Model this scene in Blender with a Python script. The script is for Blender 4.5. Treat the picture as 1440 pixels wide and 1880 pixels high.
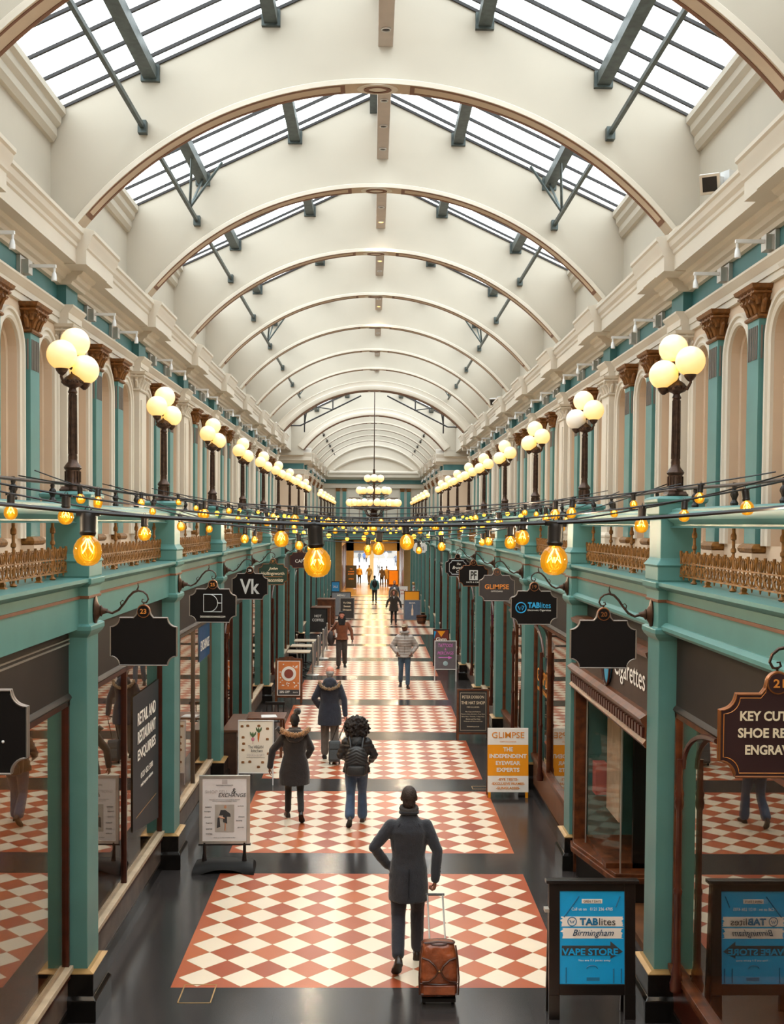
import bpy, bmesh, math, random
from mathutils import Vector, Matrix, noise
from math import sin, cos, pi, radians as rad, sqrt
random.seed(7)
for _o in list(bpy.data.objects): bpy.data.objects.remove(_o)
SC = bpy.context.scene
COL = SC.collection
# ---------------------------------------------------------------- camera
F_PX, YAW, PIT, ROL = 2000.0, 0.01634, 0.03253, -0.00777
cy, sy, cp, sp, cr, sr = cos(YAW), sin(YAW), cos(PIT), sin(PIT), cos(ROL), sin(ROL)
_f = Vector((sy*cp, cy*cp, -sp)); _r = Vector((cy, -sy, 0)); _d = -_r.cross(_f)
_r2 = cr*_r + sr*_d; _d2 = -sr*_r + cr*_d
cam = bpy.data.cameras.new('camera'); camo = bpy.data.objects.new('camera', cam); COL.objects.link(camo)
M3 = Matrix((_r2, -_d2, -_f)).transposed()
camo.matrix_world = Matrix.Translation((-0.0207, 0, 4.551)) @ M3.to_4x4()
cam.sensor_fit = 'AUTO'; cam.sensor_width = 36.0; cam.lens = F_PX/1880*36.0
cam.shift_x = 3.0/1880; cam.shift_y = 85.23/1880
cam.clip_start = 0.05; cam.clip_end = 500
SC.camera = camo
# ---------------------------------------------------------------- world, light, exposure
SC.view_settings.view_transform = 'Standard'; SC.view_settings.look = 'None'
SC.view_settings.gamma = 1.0; SC.view_settings.use_curve_mapping = False
SC.view_settings.exposure = 0.88
W = bpy.data.worlds.new('overcast_sky'); SC.world = W; W.use_nodes = True
_bg = W.node_tree.nodes['Background']; _bg.inputs[0].default_value = (0.90, 0.96, 1.0, 1); _bg.inputs[1].default_value = 3.0
def area(name, loc, rot, sx_, sy_, power, color, portal=False):
    l = bpy.data.lights.new(name, 'AREA'); l.shape = 'RECTANGLE'; l.size = sx_; l.size_y = sy_
    l.energy = power; l.color = color
    if portal: l.cycles.is_portal = True
    o = bpy.data.objects.new(name, l); o.location = loc; o.rotation_euler = rot; COL.objects.link(o); return o
ROOF_A = math.atan2(1.97, 4.22)
for s_ in (-1, 1):
    for (ya, yb) in ((-5, 20), (20, 45), (45, 77)):
        area('skylight_portal', (s_*2.11, (ya+yb)/2, 10.9), (0, s_*ROOF_A, 0), 4.6, yb-ya, 1, (1, 1, 1), True)
SC.cycles.max_bounces = 7; SC.cycles.diffuse_bounces = 4; SC.cycles.glossy_bounces = 3
SC.cycles.transmission_bounces = 4; SC.cycles.transparent_max_bounces = 12
SC.cycles.caustics_reflective = False; SC.cycles.caustics_refractive = False
SC.cycles.use_denoising = True; SC.cycles.sample_clamp_indirect = 6.0
SC.cycles.use_adaptive_sampling = True; SC.cycles.adaptive_threshold = 0.03
# ---------------------------------------------------------------- constants of the place (metres)
P = 4.3515; YP = 10.07; H0 = 4.551
def pier_y(k): return YP + k*P
def ground(y):
    if y < 40: return 0.0
    return -0.0165*(min(y, 100)-40) - 0.009*max(0, y-100)
# ---------------------------------------------------------------- materials
def srgb(h):
    h = h.lstrip('#'); c = [int(h[i:i+2], 16)/255 for i in (0, 2, 4)]
    return tuple(x/12.92 if x <= .04045 else ((x+.055)/1.055)**2.4 for x in c)
MATS = {}
def pm(name, hexc, rough=.6, metal=0.0, var=.08, scale=6.0, bump=0.0, bscale=60.0, emis=None, estr=0.0, spec=.5, hex2=None, coat=0.0, sheen=0.0):
    if name in MATS: return MATS[name]
    m = bpy.data.materials.new(name); m.use_nodes = True; nt = m.node_tree; N = nt.nodes; L = nt.links
    b = N['Principled BSDF']; c = srgb(hexc)
    b.inputs['Roughness'].default_value = rough; b.inputs['Metallic'].default_value = metal
    b.inputs['Specular IOR Level'].default_value = spec; b.inputs['Coat Weight'].default_value = coat
    b.inputs['Sheen Weight'].default_value = sheen
    tc = N.new('ShaderNodeTexCoord'); nz = N.new('ShaderNodeTexNoise'); nz.inputs['Scale'].default_value = scale; nz.inputs['Detail'].default_value = 4
    L.new(tc.outputs['Object'], nz.inputs['Vector'])
    cr_ = N.new('ShaderNodeValToRGB'); L.new(nz.outputs['Fac'], cr_.inputs['Fac'])
    c2 = srgb(hex2) if hex2 else tuple(x*(1-var*2) for x in c); c1 = c if hex2 else tuple(min(1, x*(1+var*.6)) for x in c)
    cr_.color_ramp.elements[0].position = .3; cr_.color_ramp.elements[1].position = .7
    cr_.color_ramp.elements[0].color = (*c2, 1); cr_.color_ramp.elements[1].color = (*c1, 1)
    L.new(cr_.outputs['Color'], b.inputs['Base Color'])
    if bump:
        n2 = N.new('ShaderNodeTexNoise'); n2.inputs['Scale'].default_value = bscale; n2.inputs['Detail'].default_value = 5
        L.new(tc.outputs['Object'], n2.inputs['Vector'])
        bp = N.new('ShaderNodeBump'); bp.inputs['Strength'].default_value = bump; bp.inputs['Distance'].default_value = .02
        L.new(n2.outputs['Fac'], bp.inputs['Height']); L.new(bp.outputs['Normal'], b.inputs['Normal'])
    if emis:
        b.inputs['Emission Color'].default_value = (*srgb(emis), 1); b.inputs['Emission Strength'].default_value = estr
    MATS[name] = m; return m
def glassy(name, tint, refl, rough=0.0, fres=1.45, extra=0.0):
    m = bpy.data.materials.new(name); m.use_nodes = True; nt = m.node_tree; N = nt.nodes; L = nt.links
    for n in list(N): N.remove(n)
    o = N.new('ShaderNodeOutputMaterial'); t = N.new('ShaderNodeBsdfTransparent'); t.inputs[0].default_value = (*tint, 1)
    g = N.new('ShaderNodeBsdfGlossy'); g.inputs['Roughness'].default_value = rough; g.inputs[0].default_value = (1, .97, .93, 1)
    fr = N.new('ShaderNodeFresnel'); fr.inputs[0].default_value = fres
    ma = N.new('ShaderNodeMath'); ma.operation = 'MULTIPLY_ADD'; ma.inputs[1].default_value = refl; ma.inputs[2].default_value = extra; ma.use_clamp = True
    mx = N.new('ShaderNodeMixShader')
    L.new(fr.outputs[0], ma.inputs[0]); L.new(ma.outputs[0], mx.inputs[0]); L.new(t.outputs[0], mx.inputs[1]); L.new(g.outputs[0], mx.inputs[2]); L.new(mx.outputs[0], o.inputs[0])
    MATS[name] = m; return m
cream = pm('cream_plaster', '#cfc5b6', .75, var=.02, scale=1.3)
roofc = pm('roof_plaster', '#b9b0a1', .8, var=.02, scale=1.3)
creamw = pm('warm_stone_paint', '#c9b29a', .7, var=.025, scale=1.7)
teal = pm('teal_paint', '#528380', .4, var=.05, scale=3)
tealf = pm('teal_frieze_paint', '#3d6f70', .5, var=.08, scale=3)
gilt = pm('gilt_ironwork', '#85581f', .5, .3, var=.25, scale=25, bump=.1)
capm = pm('bronze_capital_paint', '#80501f', .5, .2, var=.25, scale=18, bump=.2)
bronze = pm('bronze_metal', '#4a362b', .38, .6, var=.3, scale=22, bump=.1)
brown = pm('brown_line_paint', '#6b4128', .6, var=.1)
steel = pm('painted_steel', '#4d5654', .5, .3, var=.2, scale=10)
black = pm('black_gloss_paint', '#17110f', .3, var=.1)
fascia = pm('dark_fascia_board', '#241b18', .55, var=.1, scale=5)
blackstone = pm('black_plinth_stone', '#14110f', .18, var=.2, scale=12)
goldtrim = pm('brass_trim', '#a98552', .4, .4, var=.1)
marble = pm('veined_marble', '#7a6a60', .3, var=.3, scale=4, hex2='#4b403b')
wood = pm('varnished_wood', '#6f3c1e', .35, var=.3, scale=9, hex2='#40200f')
dwood = pm('dark_mahogany', '#42190d', .3, var=.2, scale=9)
sillm = pm('pale_stone_sill', '#b9a78e', .5, var=.1)
white = pm('white_metal', '#dedede', .4, var=.03)
grey = pm('grey_metal', '#8d8a86', .35, .5, var=.06)
alu = pm('satin_aluminium', '#c4bfb8', .3, .7, var=.04)
darkmetal = pm('dark_iron', '#211d1c', .4, .4, var=.2)
beamm = pm('ridge_beam_paint', '#b3a69b', .6, var=.04)
shop_in = pm('shop_interior_paint', '#8f6a45', .8, var=.12, scale=1.5)
shop_in2 = pm('shop_interior_pale', '#b39c80', .8, var=.12, scale=1.5)
shop_floor = pm('shop_oak_floor', '#6d4528', .5, var=.25, scale=3)
glassr = glassy('shop_window_glass', (.92, .86, .78), .80, extra=.15)
glassc = glassy('display_case_glass', (.95, .95, .94), .38, extra=.0)
glasst = glassy('skylight_glass', (.97, 1, .99), .3)
def vert_stripes(m, axis, freq, dark):
    """fluting: fine dark grooves in a part's own material"""
    nt = m.node_tree; N = nt.nodes; L = nt.links; b = N['Principled BSDF']
    tc = N.new('ShaderNodeTexCoord'); w = N.new('ShaderNodeTexWave'); w.bands_direction = axis; w.inputs['Scale'].default_value = freq
    L.new(tc.outputs['Object'], w.inputs['Vector'])
    bp = N.new('ShaderNodeBump'); bp.inputs['Strength'].default_value = dark; bp.inputs['Distance'].default_value = .03
    L.new(w.outputs['Fac'], bp.inputs['Height']); L.new(bp.outputs['Normal'], b.inputs['Normal'])
flute = pm('fluted_grey_brown', '#7d6f66', .6, var=.05); vert_stripes(flute, 'Y', 9.0, 1.0)
# terrazzo-and-tile floor
def floor_material():
    m = bpy.data.materials.new('harlequin_tile_floor'); m.use_nodes = True; nt = m.node_tree; N = nt.nodes; L = nt.links
    b = N['Principled BSDF']; tc = N.new('ShaderNodeTexCoord'); sx_ = N.new('ShaderNodeSeparateXYZ'); L.new(tc.outputs['Object'], sx_.inputs[0])
    def mth(op, a, b_=None, c=None, clamp=False):
        n = N.new('ShaderNodeMath'); n.operation = op; n.use_clamp = clamp
        for i, v in enumerate((a, b_, c)):
            if v is None: continue
            if isinstance(v, (int, float)): n.inputs[i].default_value = v
            else: L.new(v, n.inputs[i])
        return n.outputs[0]
    def mix(f, a, c):
        n = N.new('ShaderNodeMix'); n.data_type = 'RGBA'
        if isinstance(f, (int, float)): n.inputs[0].default_value = f
        else: L.new(f, n.inputs[0])
        for i, v in ((6, a), (7, c)):
            if isinstance(v, tuple): n.inputs[i].default_value = (*v, 1)
            else: L.new(v, n.inputs[i])
        return n.outputs[2]
    D = .428; X = sx_.outputs[0]; Y = sx_.outputs[1]
    u = mth('ADD', mth('DIVIDE', X, D), 4.5)
    yy = mth('FLOORED_MODULO', mth('SUBTRACT', Y, 10.55), P)
    v = mth('DIVIDE', yy, D)
    fu = mth('ABSOLUTE', mth('SUBTRACT', mth('FRACT', u), .5)); fv = mth('ABSOLUTE', mth('SUBTRACT', mth('FRACT', v), .5))
    ss = mth('ADD', fu, fv)
    # half-width of the carpet pattern: wider in the crossing
    cross = mth('MULTIPLY', mth('GREATER_THAN', Y, 45.3), mth('LESS_THAN', Y, 56.0))
    hw = mth('ADD', mth('MULTIPLY', cross, 3.0), 4.5)
    ax = mth('ABSOLUTE', mth('DIVIDE', X, D))
    inx = mth('LESS_THAN', ax, hw); inv = mth('LESS_THAN', v, 8.0)
    whitem = mth('MULTIPLY', mth('MULTIPLY', mth('LESS_THAN', ss, .494), inx), inv)
    grout = mth('MULTIPLY', mth('MULTIPLY', mth('LESS_THAN', mth('ABSOLUTE', mth('SUBTRACT', ss, .5)), .008), inx), inv)
    # border
    inbx = mth('LESS_THAN', ax, mth('ADD', hw, .092))
    v2 = mth('DIVIDE', mth('FLOORED_MODULO', mth('SUBTRACT', Y, 10.55-.022), P), D)
    inbv = mth('LESS_THAN', v2, 8.0+.104)
    panel = mth('MULTIPLY', inbx, inbv)
    panel = mth('MULTIPLY', panel, mth('LESS_THAN', Y, 78.0))
    ids = N.new('ShaderNodeCombineXYZ'); L.new(mth('FLOOR', mth('ADD', u, .5)), ids.inputs[0]); L.new(mth('FLOOR', mth('ADD', mth('DIVIDE', Y, D), .85)), ids.inputs[1])
    wn = N.new('ShaderNodeTexWhiteNoise'); L.new(ids.outputs[0], wn.inputs[0])
    nz = N.new('ShaderNodeTexNoise'); nz.inputs['Scale'].default_value = 3; nz.inputs['Detail'].default_value = 6; L.new(tc.outputs['Object'], nz.inputs[0])
    sp_ = N.new('ShaderNodeTexNoise'); sp_.inputs['Scale'].default_value = 180; L.new(tc.outputs['Object'], sp_.inputs[0])
    orange = mix(wn.outputs[0], srgb('#933f28'), srgb('#b8663f'))
    orange = mix(mth('MULTIPLY', sp_.outputs[0], .5), orange, srgb('#a0512f'))
    wh = mix(nz.outputs[0], srgb('#dfd0ba'), srgb('#d9cab4'))
    # black tiles with seams
    sx2 = mth('LESS_THAN', mth('FRACT', mth('DIVIDE', mth('ADD', X, .31), .6)), .008)
    sy2 = mth('LESS_THAN', mth('FRACT', mth('DIVIDE', Y, .6)), .008)
    seam = mth('MAXIMUM', sx2, sy2)
    blk = mix(nz.outputs[0], srgb('#2b2828'), srgb('#3a3635')); blk = mix(seam, blk, srgb('#161313'))
    col = mix(whitem, orange, wh); col = mix(grout, col, srgb('#a08058')); col = mix(panel, blk, col); col = mix(mth('GREATER_THAN', Y, 76.5), col, srgb('#b98f52'))  # passage end turns golden: warm lamp glow painted into the floor colour
    b.inputs['Specular IOR Level'].default_value = .32
    L.new(col, b.inputs['Base Color'])
    ro = mth('ADD', mth('MULTIPLY', nz.outputs[0], .05), mth('ADD', mth('MULTIPLY', panel, .13), .15))
    L.new(ro, b.inputs['Roughness'])
    bp = N.new('ShaderNodeBump'); bp.inputs['Strength'].default_value = .04; bp.inputs['Distance'].default_value = .01
    L.new(nz.outputs[0], bp.inputs['Height']); L.new(bp.outputs['Normal'], b.inputs['Normal'])
    return m
floorm = floor_material()
def emitter(name, hexc, strength):
    m = bpy.data.materials.new(name); m.use_nodes = True; N = m.node_tree.nodes; b = N['Principled BSDF']
    b.inputs['Base Color'].default_value = (*srgb(hexc), 1); b.inputs['Emission Color'].default_value = (*srgb(hexc), 1)
    b.inputs['Emission Strength'].default_value = strength; MATS[name] = m; return m
opal = pm('lit_opal_glass', '#e9dfd2', .25, var=.01, emis='#ffbb38', estr=.46)
opal_off = pm('unlit_opal_glass', '#f0ece6', .25, var=.01)
warmspot = emitter('lit_downlight', '#ffb64a', 9.0)
filament = emitter('bulb_filament', '#ffdc8a', 30.0)
def amber_glass():
    m = bpy.data.materials.new('amber_bulb_glass'); m.use_nodes = True; nt = m.node_tree; N = nt.nodes; L = nt.links
    for n in list(N): N.remove(n)
    o = N.new('ShaderNodeOutputMaterial'); t = N.new('ShaderNodeBsdfTransparent'); t.inputs[0].default_value = (1, .62, .12, 1)
    e = N.new('ShaderNodeEmission'); e.inputs[0].default_value = (1, .40, .012, 1); e.inputs[1].default_value = .75
    g = N.new('ShaderNodeBsdfGlossy'); g.inputs['Roughness'].default_value = .03
    fr = N.new('ShaderNodeFresnel'); fr.inputs[0].default_value = 1.5
    a = N.new('ShaderNodeMixShader'); a.inputs[0].default_value = .55; b_ = N.new('ShaderNodeMixShader')
    L.new(t.outputs[0], a.inputs[1]); L.new(e.outputs[0], a.inputs[2]); L.new(fr.outputs[0], b_.inputs[0]); L.new(a.outputs[0], b_.inputs[1]); L.new(g.outputs[0], b_.inputs[2]); L.new(b_.outputs[0], o.inputs[0])
    MATS['amber_bulb_glass'] = m; return m
amber = amber_glass()
ambfar = emitter('amber_bulb_glow', '#ffae2a', 2.6)
# ---------------------------------------------------------------- mesh helpers
class MB:
    def __init__(s): s.v = []; s.f = []
    def add(s, vs, fs):
        o = len(s.v); s.v += [tuple(v) for v in vs]; s.f += [tuple(i+o for i in f) for f in fs]; return s
    def box(s, x0, x1, y0, y1, z0, z1):
        x0, x1 = sorted((x0, x1)); y0, y1 = sorted((y0, y1)); z0, z1 = sorted((z0, z1))
        return s.add([(x0,y0,z0),(x1,y0,z0),(x1,y1,z0),(x0,y1,z0),(x0,y0,z1),(x1,y0,z1),(x1,y1,z1),(x0,y1,z1)],
                     [(0,3,2,1),(4,5,6,7),(0,1,5,4),(1,2,6,5),(2,3,7,6),(3,0,4,7)])
    def loft(s, rings, closed=True, cap=True, loop=False):
        n = len(rings[0]); vs = [p for r in rings for p in r]; fs = []; m = len(rings)
        for i in range(m if loop else m-1):
            for j in range(n if closed else n-1):
                a = i*n+j; b = i*n+(j+1) % n; c = ((i+1) % m)*n+(j+1) % n; d = ((i+1) % m)*n+j
                fs.append((a, b, c, d))
        if cap and not loop and closed: fs.append(tuple(range(n))[::-1]); fs.append(tuple(range((m-1)*n, m*n)))
        return s.add(vs, fs)
    def prism(s, prof, axis, a, b):
        f = {'x': lambda p, t: (t, p[0], p[1]), 'y': lambda p, t: (p[0], t, p[1]), 'z': lambda p, t: (p[0], p[1], t)}[axis]
        return s.loft([[f(p, a) for p in prof], [f(p, b) for p in prof]])
    def tube(s, pts, r, n=8, loop=False, flat=None):
        pts = [Vector(p) for p in pts]; m = len(pts); rr = r if isinstance(r, (list, tuple)) else [r]*m; rings = []; up = None
        for i, p in enumerate(pts):
            if loop: t = pts[(i+1) % m]-pts[i-1]
            else: t = (pts[min(i+1, m-1)]-pts[max(i-1, 0)])
            if t.length < 1e-9: t = Vector((0, 0, 1))
            t.normalize()
            if up is None:
                up = Vector((0, 0, 1)) if abs(t.z) < .9 else Vector((0, 1, 0))
            a = t.cross(up)
            if a.length < 1e-6: a = t.cross(Vector((1, 0, 0)))
            a.normalize(); b = a.cross(t); up = b
            fl = flat or 1.0
            rings.append([p+(a*cos(2*pi*j/n)+b*sin(2*pi*j/n)*fl)*rr[i] for j in range(n)])
        return s.loft(rings, loop=loop)
    def lathe(s, prof, cx=0, cy=0, n=16, cz=0):
        return s.loft([[(cx+r*cos(2*pi*j/n), cy+r*sin(2*pi*j/n), cz+z) for j in range(n)] for r, z in prof])
    def sphere(s, c, r, nu=16, nv=10, rot=None):
        if isinstance(r, (int, float)): r = (r, r, r)
        c = Vector(c); rings = []
        for i in range(1, nv):
            a = -pi/2+pi*i/nv
            rings.append([Vector((r[0]*cos(a)*cos(2*pi*j/nu), r[1]*cos(a)*sin(2*pi*j/nu), r[2]*sin(a))) for j in range(nu)])
        vs = [p for rg in rings for p in rg]+[Vector((0, 0, -r[2])), Vector((0, 0, r[2]))]
        if rot: vs = [rot @ v for v in vs]
        vs = [c+v for v in vs]; fs = []
        for i in range(nv-2):
            for j in range(nu): fs.append((i*nu+j, i*nu+(j+1) % nu, (i+1)*nu+(j+1) % nu, (i+1)*nu+j))
        L_ = len(vs)
        for j in range(nu): fs.append((L_-2, (j+1) % nu, j)); fs.append((L_-1, (nv-2)*nu+j, (nv-2)*nu+(j+1) % nu))
        return s.add(vs, fs)
    def rbox(s, x0, x1, y0, y1, lv):
        """square stack: lv = [(expand, z)...]"""
        return s.loft([[(x0-e, y0-e, z), (x1+e, y0-e, z), (x1+e, y1+e, z), (x0-e, y1+e, z)] for e, z in lv])
    def flipx(s):
        s.v = [(-x, y, z) for x, y, z in s.v]; s.f = [f[::-1] for f in s.f]; return s
    def move(s, dx=0, dy=0, dz=0):
        s.v = [(x+dx, y+dy, z+dz) for x, y, z in s.v]; return s
    def xf(s, M):
        s.v = [tuple(M @ Vector(v)) for v in s.v]; return s
    def mesh(s, name, mat=None, smooth=False, ang=35):
        me = bpy.data.meshes.new(name); me.from_pydata(s.v, [], s.f)
        bm = bmesh.new(); bm.from_mesh(me); bmesh.ops.recalc_face_normals(bm, faces=bm.faces); bm.to_mesh(me); bm.free()
        if smooth:
            me.polygons.foreach_set('use_smooth', [True]*len(me.polygons))
            try: me.set_sharp_from_angle(angle=rad(ang))
            except Exception: pass
        if mat: me.materials.append(mat)
        return me
    def build(s, name, mat, parent=None, smooth=False, bevel=0, ang=35):
        o = bpy.data.objects.new(name, s.mesh(name, mat, smooth, ang)); COL.objects.link(o)
        if parent: o.parent = parent
        if bevel:
            m = o.modifiers.new('edge', 'BEVEL'); m.width = bevel; m.segments = 2; m.limit_method = 'ANGLE'; m.angle_limit = rad(40)
        return o
def empty(name, loc=(0, 0, 0), rz=0.0):
    o = bpy.data.objects.new(name, None); o.empty_display_size = .1; COL.objects.link(o); o.location = loc; o.rotation_euler = (0, 0, rz); return o
def tag(o, label, cat, group=None):
    o['label'] = label; o['category'] = cat
    if group: o['group'] = group
    return o
def struct(o, label=None):
    o['kind'] = 'structure'
    if label: o['label'] = label
    return o
def dup(o, loc=None, rz=None, parent=None):
    c = o.copy(); COL.objects.link(c)
    if parent: c.parent = parent
    for ch in list(o.children): dup(ch, parent=c)
    if loc is not None: c.location = loc
    if rz is not None: c.rotation_euler[2] = rz
    return c
ORD = ['nearest', 'second', 'third', 'fourth', 'fifth', 'sixth', 'seventh', 'eighth', 'ninth', 'tenth', 'eleventh', 'twelfth', 'thirteenth', 'fourteenth', 'fifteenth', 'sixteenth', 'seventeenth', 'eighteenth', 'nineteenth', 'twentieth', 'twenty-first', 'twenty-second', 'twenty-third', 'twenty-fourth', 'twenty-fifth', 'twenty-sixth', 'twenty-seventh', 'twenty-eighth', 'twenty-ninth', 'thirtieth']
SIDE = {-1: 'left', 1: 'right'}
_tc = {}
def txt(s, mat, parent, x=0, z=0, y=0, w=None, h=None, rx=0.0, name='lettering', shear=0.0, bold=0.0, depth=.002, rz=0.0, face=-1, base=None):
    """lettering standing in the XZ plane, read from -Y; centred on (x,z); scaled to w and/or h"""
    key = (s, shear, bold)
    if key not in _tc:
        cu = bpy.data.curves.new('t', 'FONT'); cu.body = s; cu.align_x = 'CENTER'; cu.shear = shear; cu.offset = bold; cu.extrude = .02; cu.resolution_u = 3
        ob = bpy.data.objects.new('t', cu); COL.objects.link(ob)
        me = bpy.data.meshes.new_from_object(ob); bpy.data.objects.remove(ob)
        vs = [v.co.copy() for v in me.vertices]; fs = [tuple(p.vertices) for p in me.polygons]
        bpy.data.meshes.remove(me)
        xs = [v.x for v in vs]; ys = [v.y for v in vs]
        _tc[key] = (vs, fs, min(xs), max(xs), min(ys), max(ys))
    vs, fs, a, b, c, d = _tc[key]
    kx = (w/(b-a)) if w else h/(d-c); kz = (h/(d-c)) if h else kx
    o = MB(); o.add([((v.x-(a+b)/2)*kx*(1 if face == -1 else -1), y+face*(.003+depth*(1 if v.z > 0 else 0)), (v.y-(c+d)/2)*kz) for v in vs], fs)
    o.v = [(px+x, py, pz+z) for px, py, pz in o.v]
    ob = o.build(name, mat, parent); ob.rotation_euler = (rx, 0, rz)
    if base: ob.location = base
    return ob
# ================================================================ SETTING
# floor: follows the gentle fall of the arcade
def ground_strip(name, mat, x0, x1, ys, nx=1):
    b = MB(); b.loft([[(x0, y, ground(y)), (x1, y, ground(y))] for y in ys], closed=False)
    return struct(b.build(name, mat))
ground_strip('floor', floorm, -5.4, 5.4, [-6, 10, 40, 55, 70, 85, 101])
NX = 4.10           # upper wall plane
def far_dx(y): return -.45 if y > 56 else 0.0
# ---- upper wall: one bay of three arched recesses, shared by all bays
def wall_bay_mesh(s):
    b = MB(); a = 1.02; ys = [.30, .30+a+.34, .30+2*(a+.34)]   # starts of the three arch cells
    z0, z1, zs, r = 4.0, 7.10, 6.46, .33
    x = NX
    def q(ya, za, yb, zb): b.add([(s*x, ya, za), (s*x, yb, za), (s*x, yb, zb), (s*x, ya, zb)], [(0, 1, 2, 3)])
    prev = 0.0
    for y in ys:
        c = y+a/2
        q(prev, z0, c-r, z1)
        q(c-r, z0, c+r, 4.34)
        n = 14; pts = [(c-r*cos(pi*i/n), zs+r*sin(pi*i/n)) for i in range(n+1)]
        for (ya, za), (yb, zb) in zip(pts, pts[1:]):
            b.add([(s*x, ya, za), (s*x, yb, zb), (s*x, yb, z1), (s*x, ya, z1)], [(0, 1, 2, 3)])
        path = [(c-r, 4.34)]+pts+[(c+r, 4.34)]
        # reveal with an inner step, then back panel
        for (xa, xb, da, db) in ((x, x+.10, 0, 0), (x+.10, x+.10, 0, -.07), (x+.10, x+.24, -.07, -.07)):
            def off(p, d):
                py, pz = p
                if pz <= zs: return (py - d if py < c else py + d, pz) if False else (py + (-d if py < c else d), pz)
                an = math.atan2(pz-zs, py-c); return (py+d*cos(an), pz+d*sin(an))
            for p0, p1 in zip(path, path[1:]):
                a0, a1, b0, b1 = off(p0, da), off(p1, da), off(p0, db), off(p1, db)
                b.add([(s*xa, *a0), (s*xa, *a1), (s*xb, *b1), (s*xb, *b0)], [(0, 1, 2, 3)])
        b.add([(s*(x+.24), c-r-.02, 4.3), (s*(x+.24), c+r+.02, 4.3), (s*(x+.24), c+r+.02, zs+r+.02), (s*(x+.24), c-r-.02, zs+r+.02)], [(0, 1, 2, 3)])
        b.add([(s*x, c-r, 4.34), (s*x, c+r, 4.34), (s*(x+.24), c+r, 4.34), (s*(x+.24), c-r, 4.34)], [(0, 1, 2, 3)])
        prev = c+r
    q(prev, z0, P, z1)
    return b.mesh('arched_wall_bay', creamw, True, 30)
def archivolt_mesh(s):
    b = MB(); a = 1.02
    sec = [(.0, 0), (.0, .035), (.03, .05), (.05, .03), (.09, .03), (.10, .055), (.13, .06), (.14, 0)]
    for y in (.30, .30+a+.34, .30+2*(a+.34)):
        c = y+a/2; r = .335; zs = 6.46; n = 16
        rings = []
        for (py, pz, an) in [(c-r, 4.34, pi)]+[(None, None, pi-pi*i/n) for i in range(n+1)]+[(c+r, 4.34, 0)]:
            ring = []
            for dr, dx in sec:
                if py is None: Y = c+(r+dr)*cos(an); Z = zs+(r+dr)*sin(an)
                else: Y = py+dr*cos(an); Z = pz
                ring.append((s*(NX-dx), Y, Z))
            rings.append(ring)
        b.loft(rings)
    return b.mesh('arch_moulding', cream, True, 50)
# capital: bell with leaves under a stepped abacus
def capital(b, s, xf, xw, w, z0, z1, leaves=True):
    h = z1-z0; y0, y1 = -w/2, w/2; X0, X1 = xf, xw
    def rb(lv): b.loft([[(s*(X0-e), y0-e, z), (s*X1, y0-e, z), (s*X1, y1+e, z), (s*(X0-e), y1+e, z)] for e, z in lv])
    rb([(0.015, z0), (.03, z0+.015), (.03, z0+.035), (.0, z0+.045)])
    rb([(0, z0+.04), (.0, z0+.35*h), (.02, z0+.6*h), (.06, z0+.72*h)])
    rb([(.05, z0+.70*h), (.09, z0+.74*h), (.09, z0+.80*h), (.07, z0+.82*h), (.11, z0+.88*h), (.125, z0+h), (.05, z0+h)])
    if leaves:
        n = 3
        for row in range(2):
            zz = z0+.06+row*.26*h; hh = .36*h
            for i in range(n+row % 2):
                yc = y0+(i+.5*(1-row % 2)+ .0)*w/n if row == 0 else y0+i*w/n
                pts = [(s*(X0-.005), yc, zz), (s*(X0-.02), yc, zz+.5*hh), (s*(X0-.05), yc, zz+.9*hh), (s*(X0-.085), yc, zz+hh), (s*(X0-.09), yc, zz+.86*hh)]
                b.tube(pts, [.028, .034, .03, .022, .01], n=6, flat=1.0)
            for i in range(2):   # side leaves seen from along the arcade
                for yy, dy in ((y0, -1), (y1, 1)):
                    xx = X0+.04+i*.08
                    pts = [(s*xx, yy+dy*.005, zz), (s*xx, yy+dy*.02, zz+.5*hh), (s*xx, yy+dy*.05, zz+.9*hh), (s*xx, yy+dy*.08, zz+hh), (s*xx, yy+dy*.085, zz+.86*hh)]
                    b.tube(pts, [.026, .032, .028, .02, .01], n=6)
        for yy in (y0, y1):
            b.tube([(s*(X0-.06-.03*cos(t)), yy+.03*sin(t)*(1 if yy < 0 else -1)*0, z0+.66*h+.035*sin(t)) for t in [i*.7 for i in range(9)]], .012, n=5)
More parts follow.
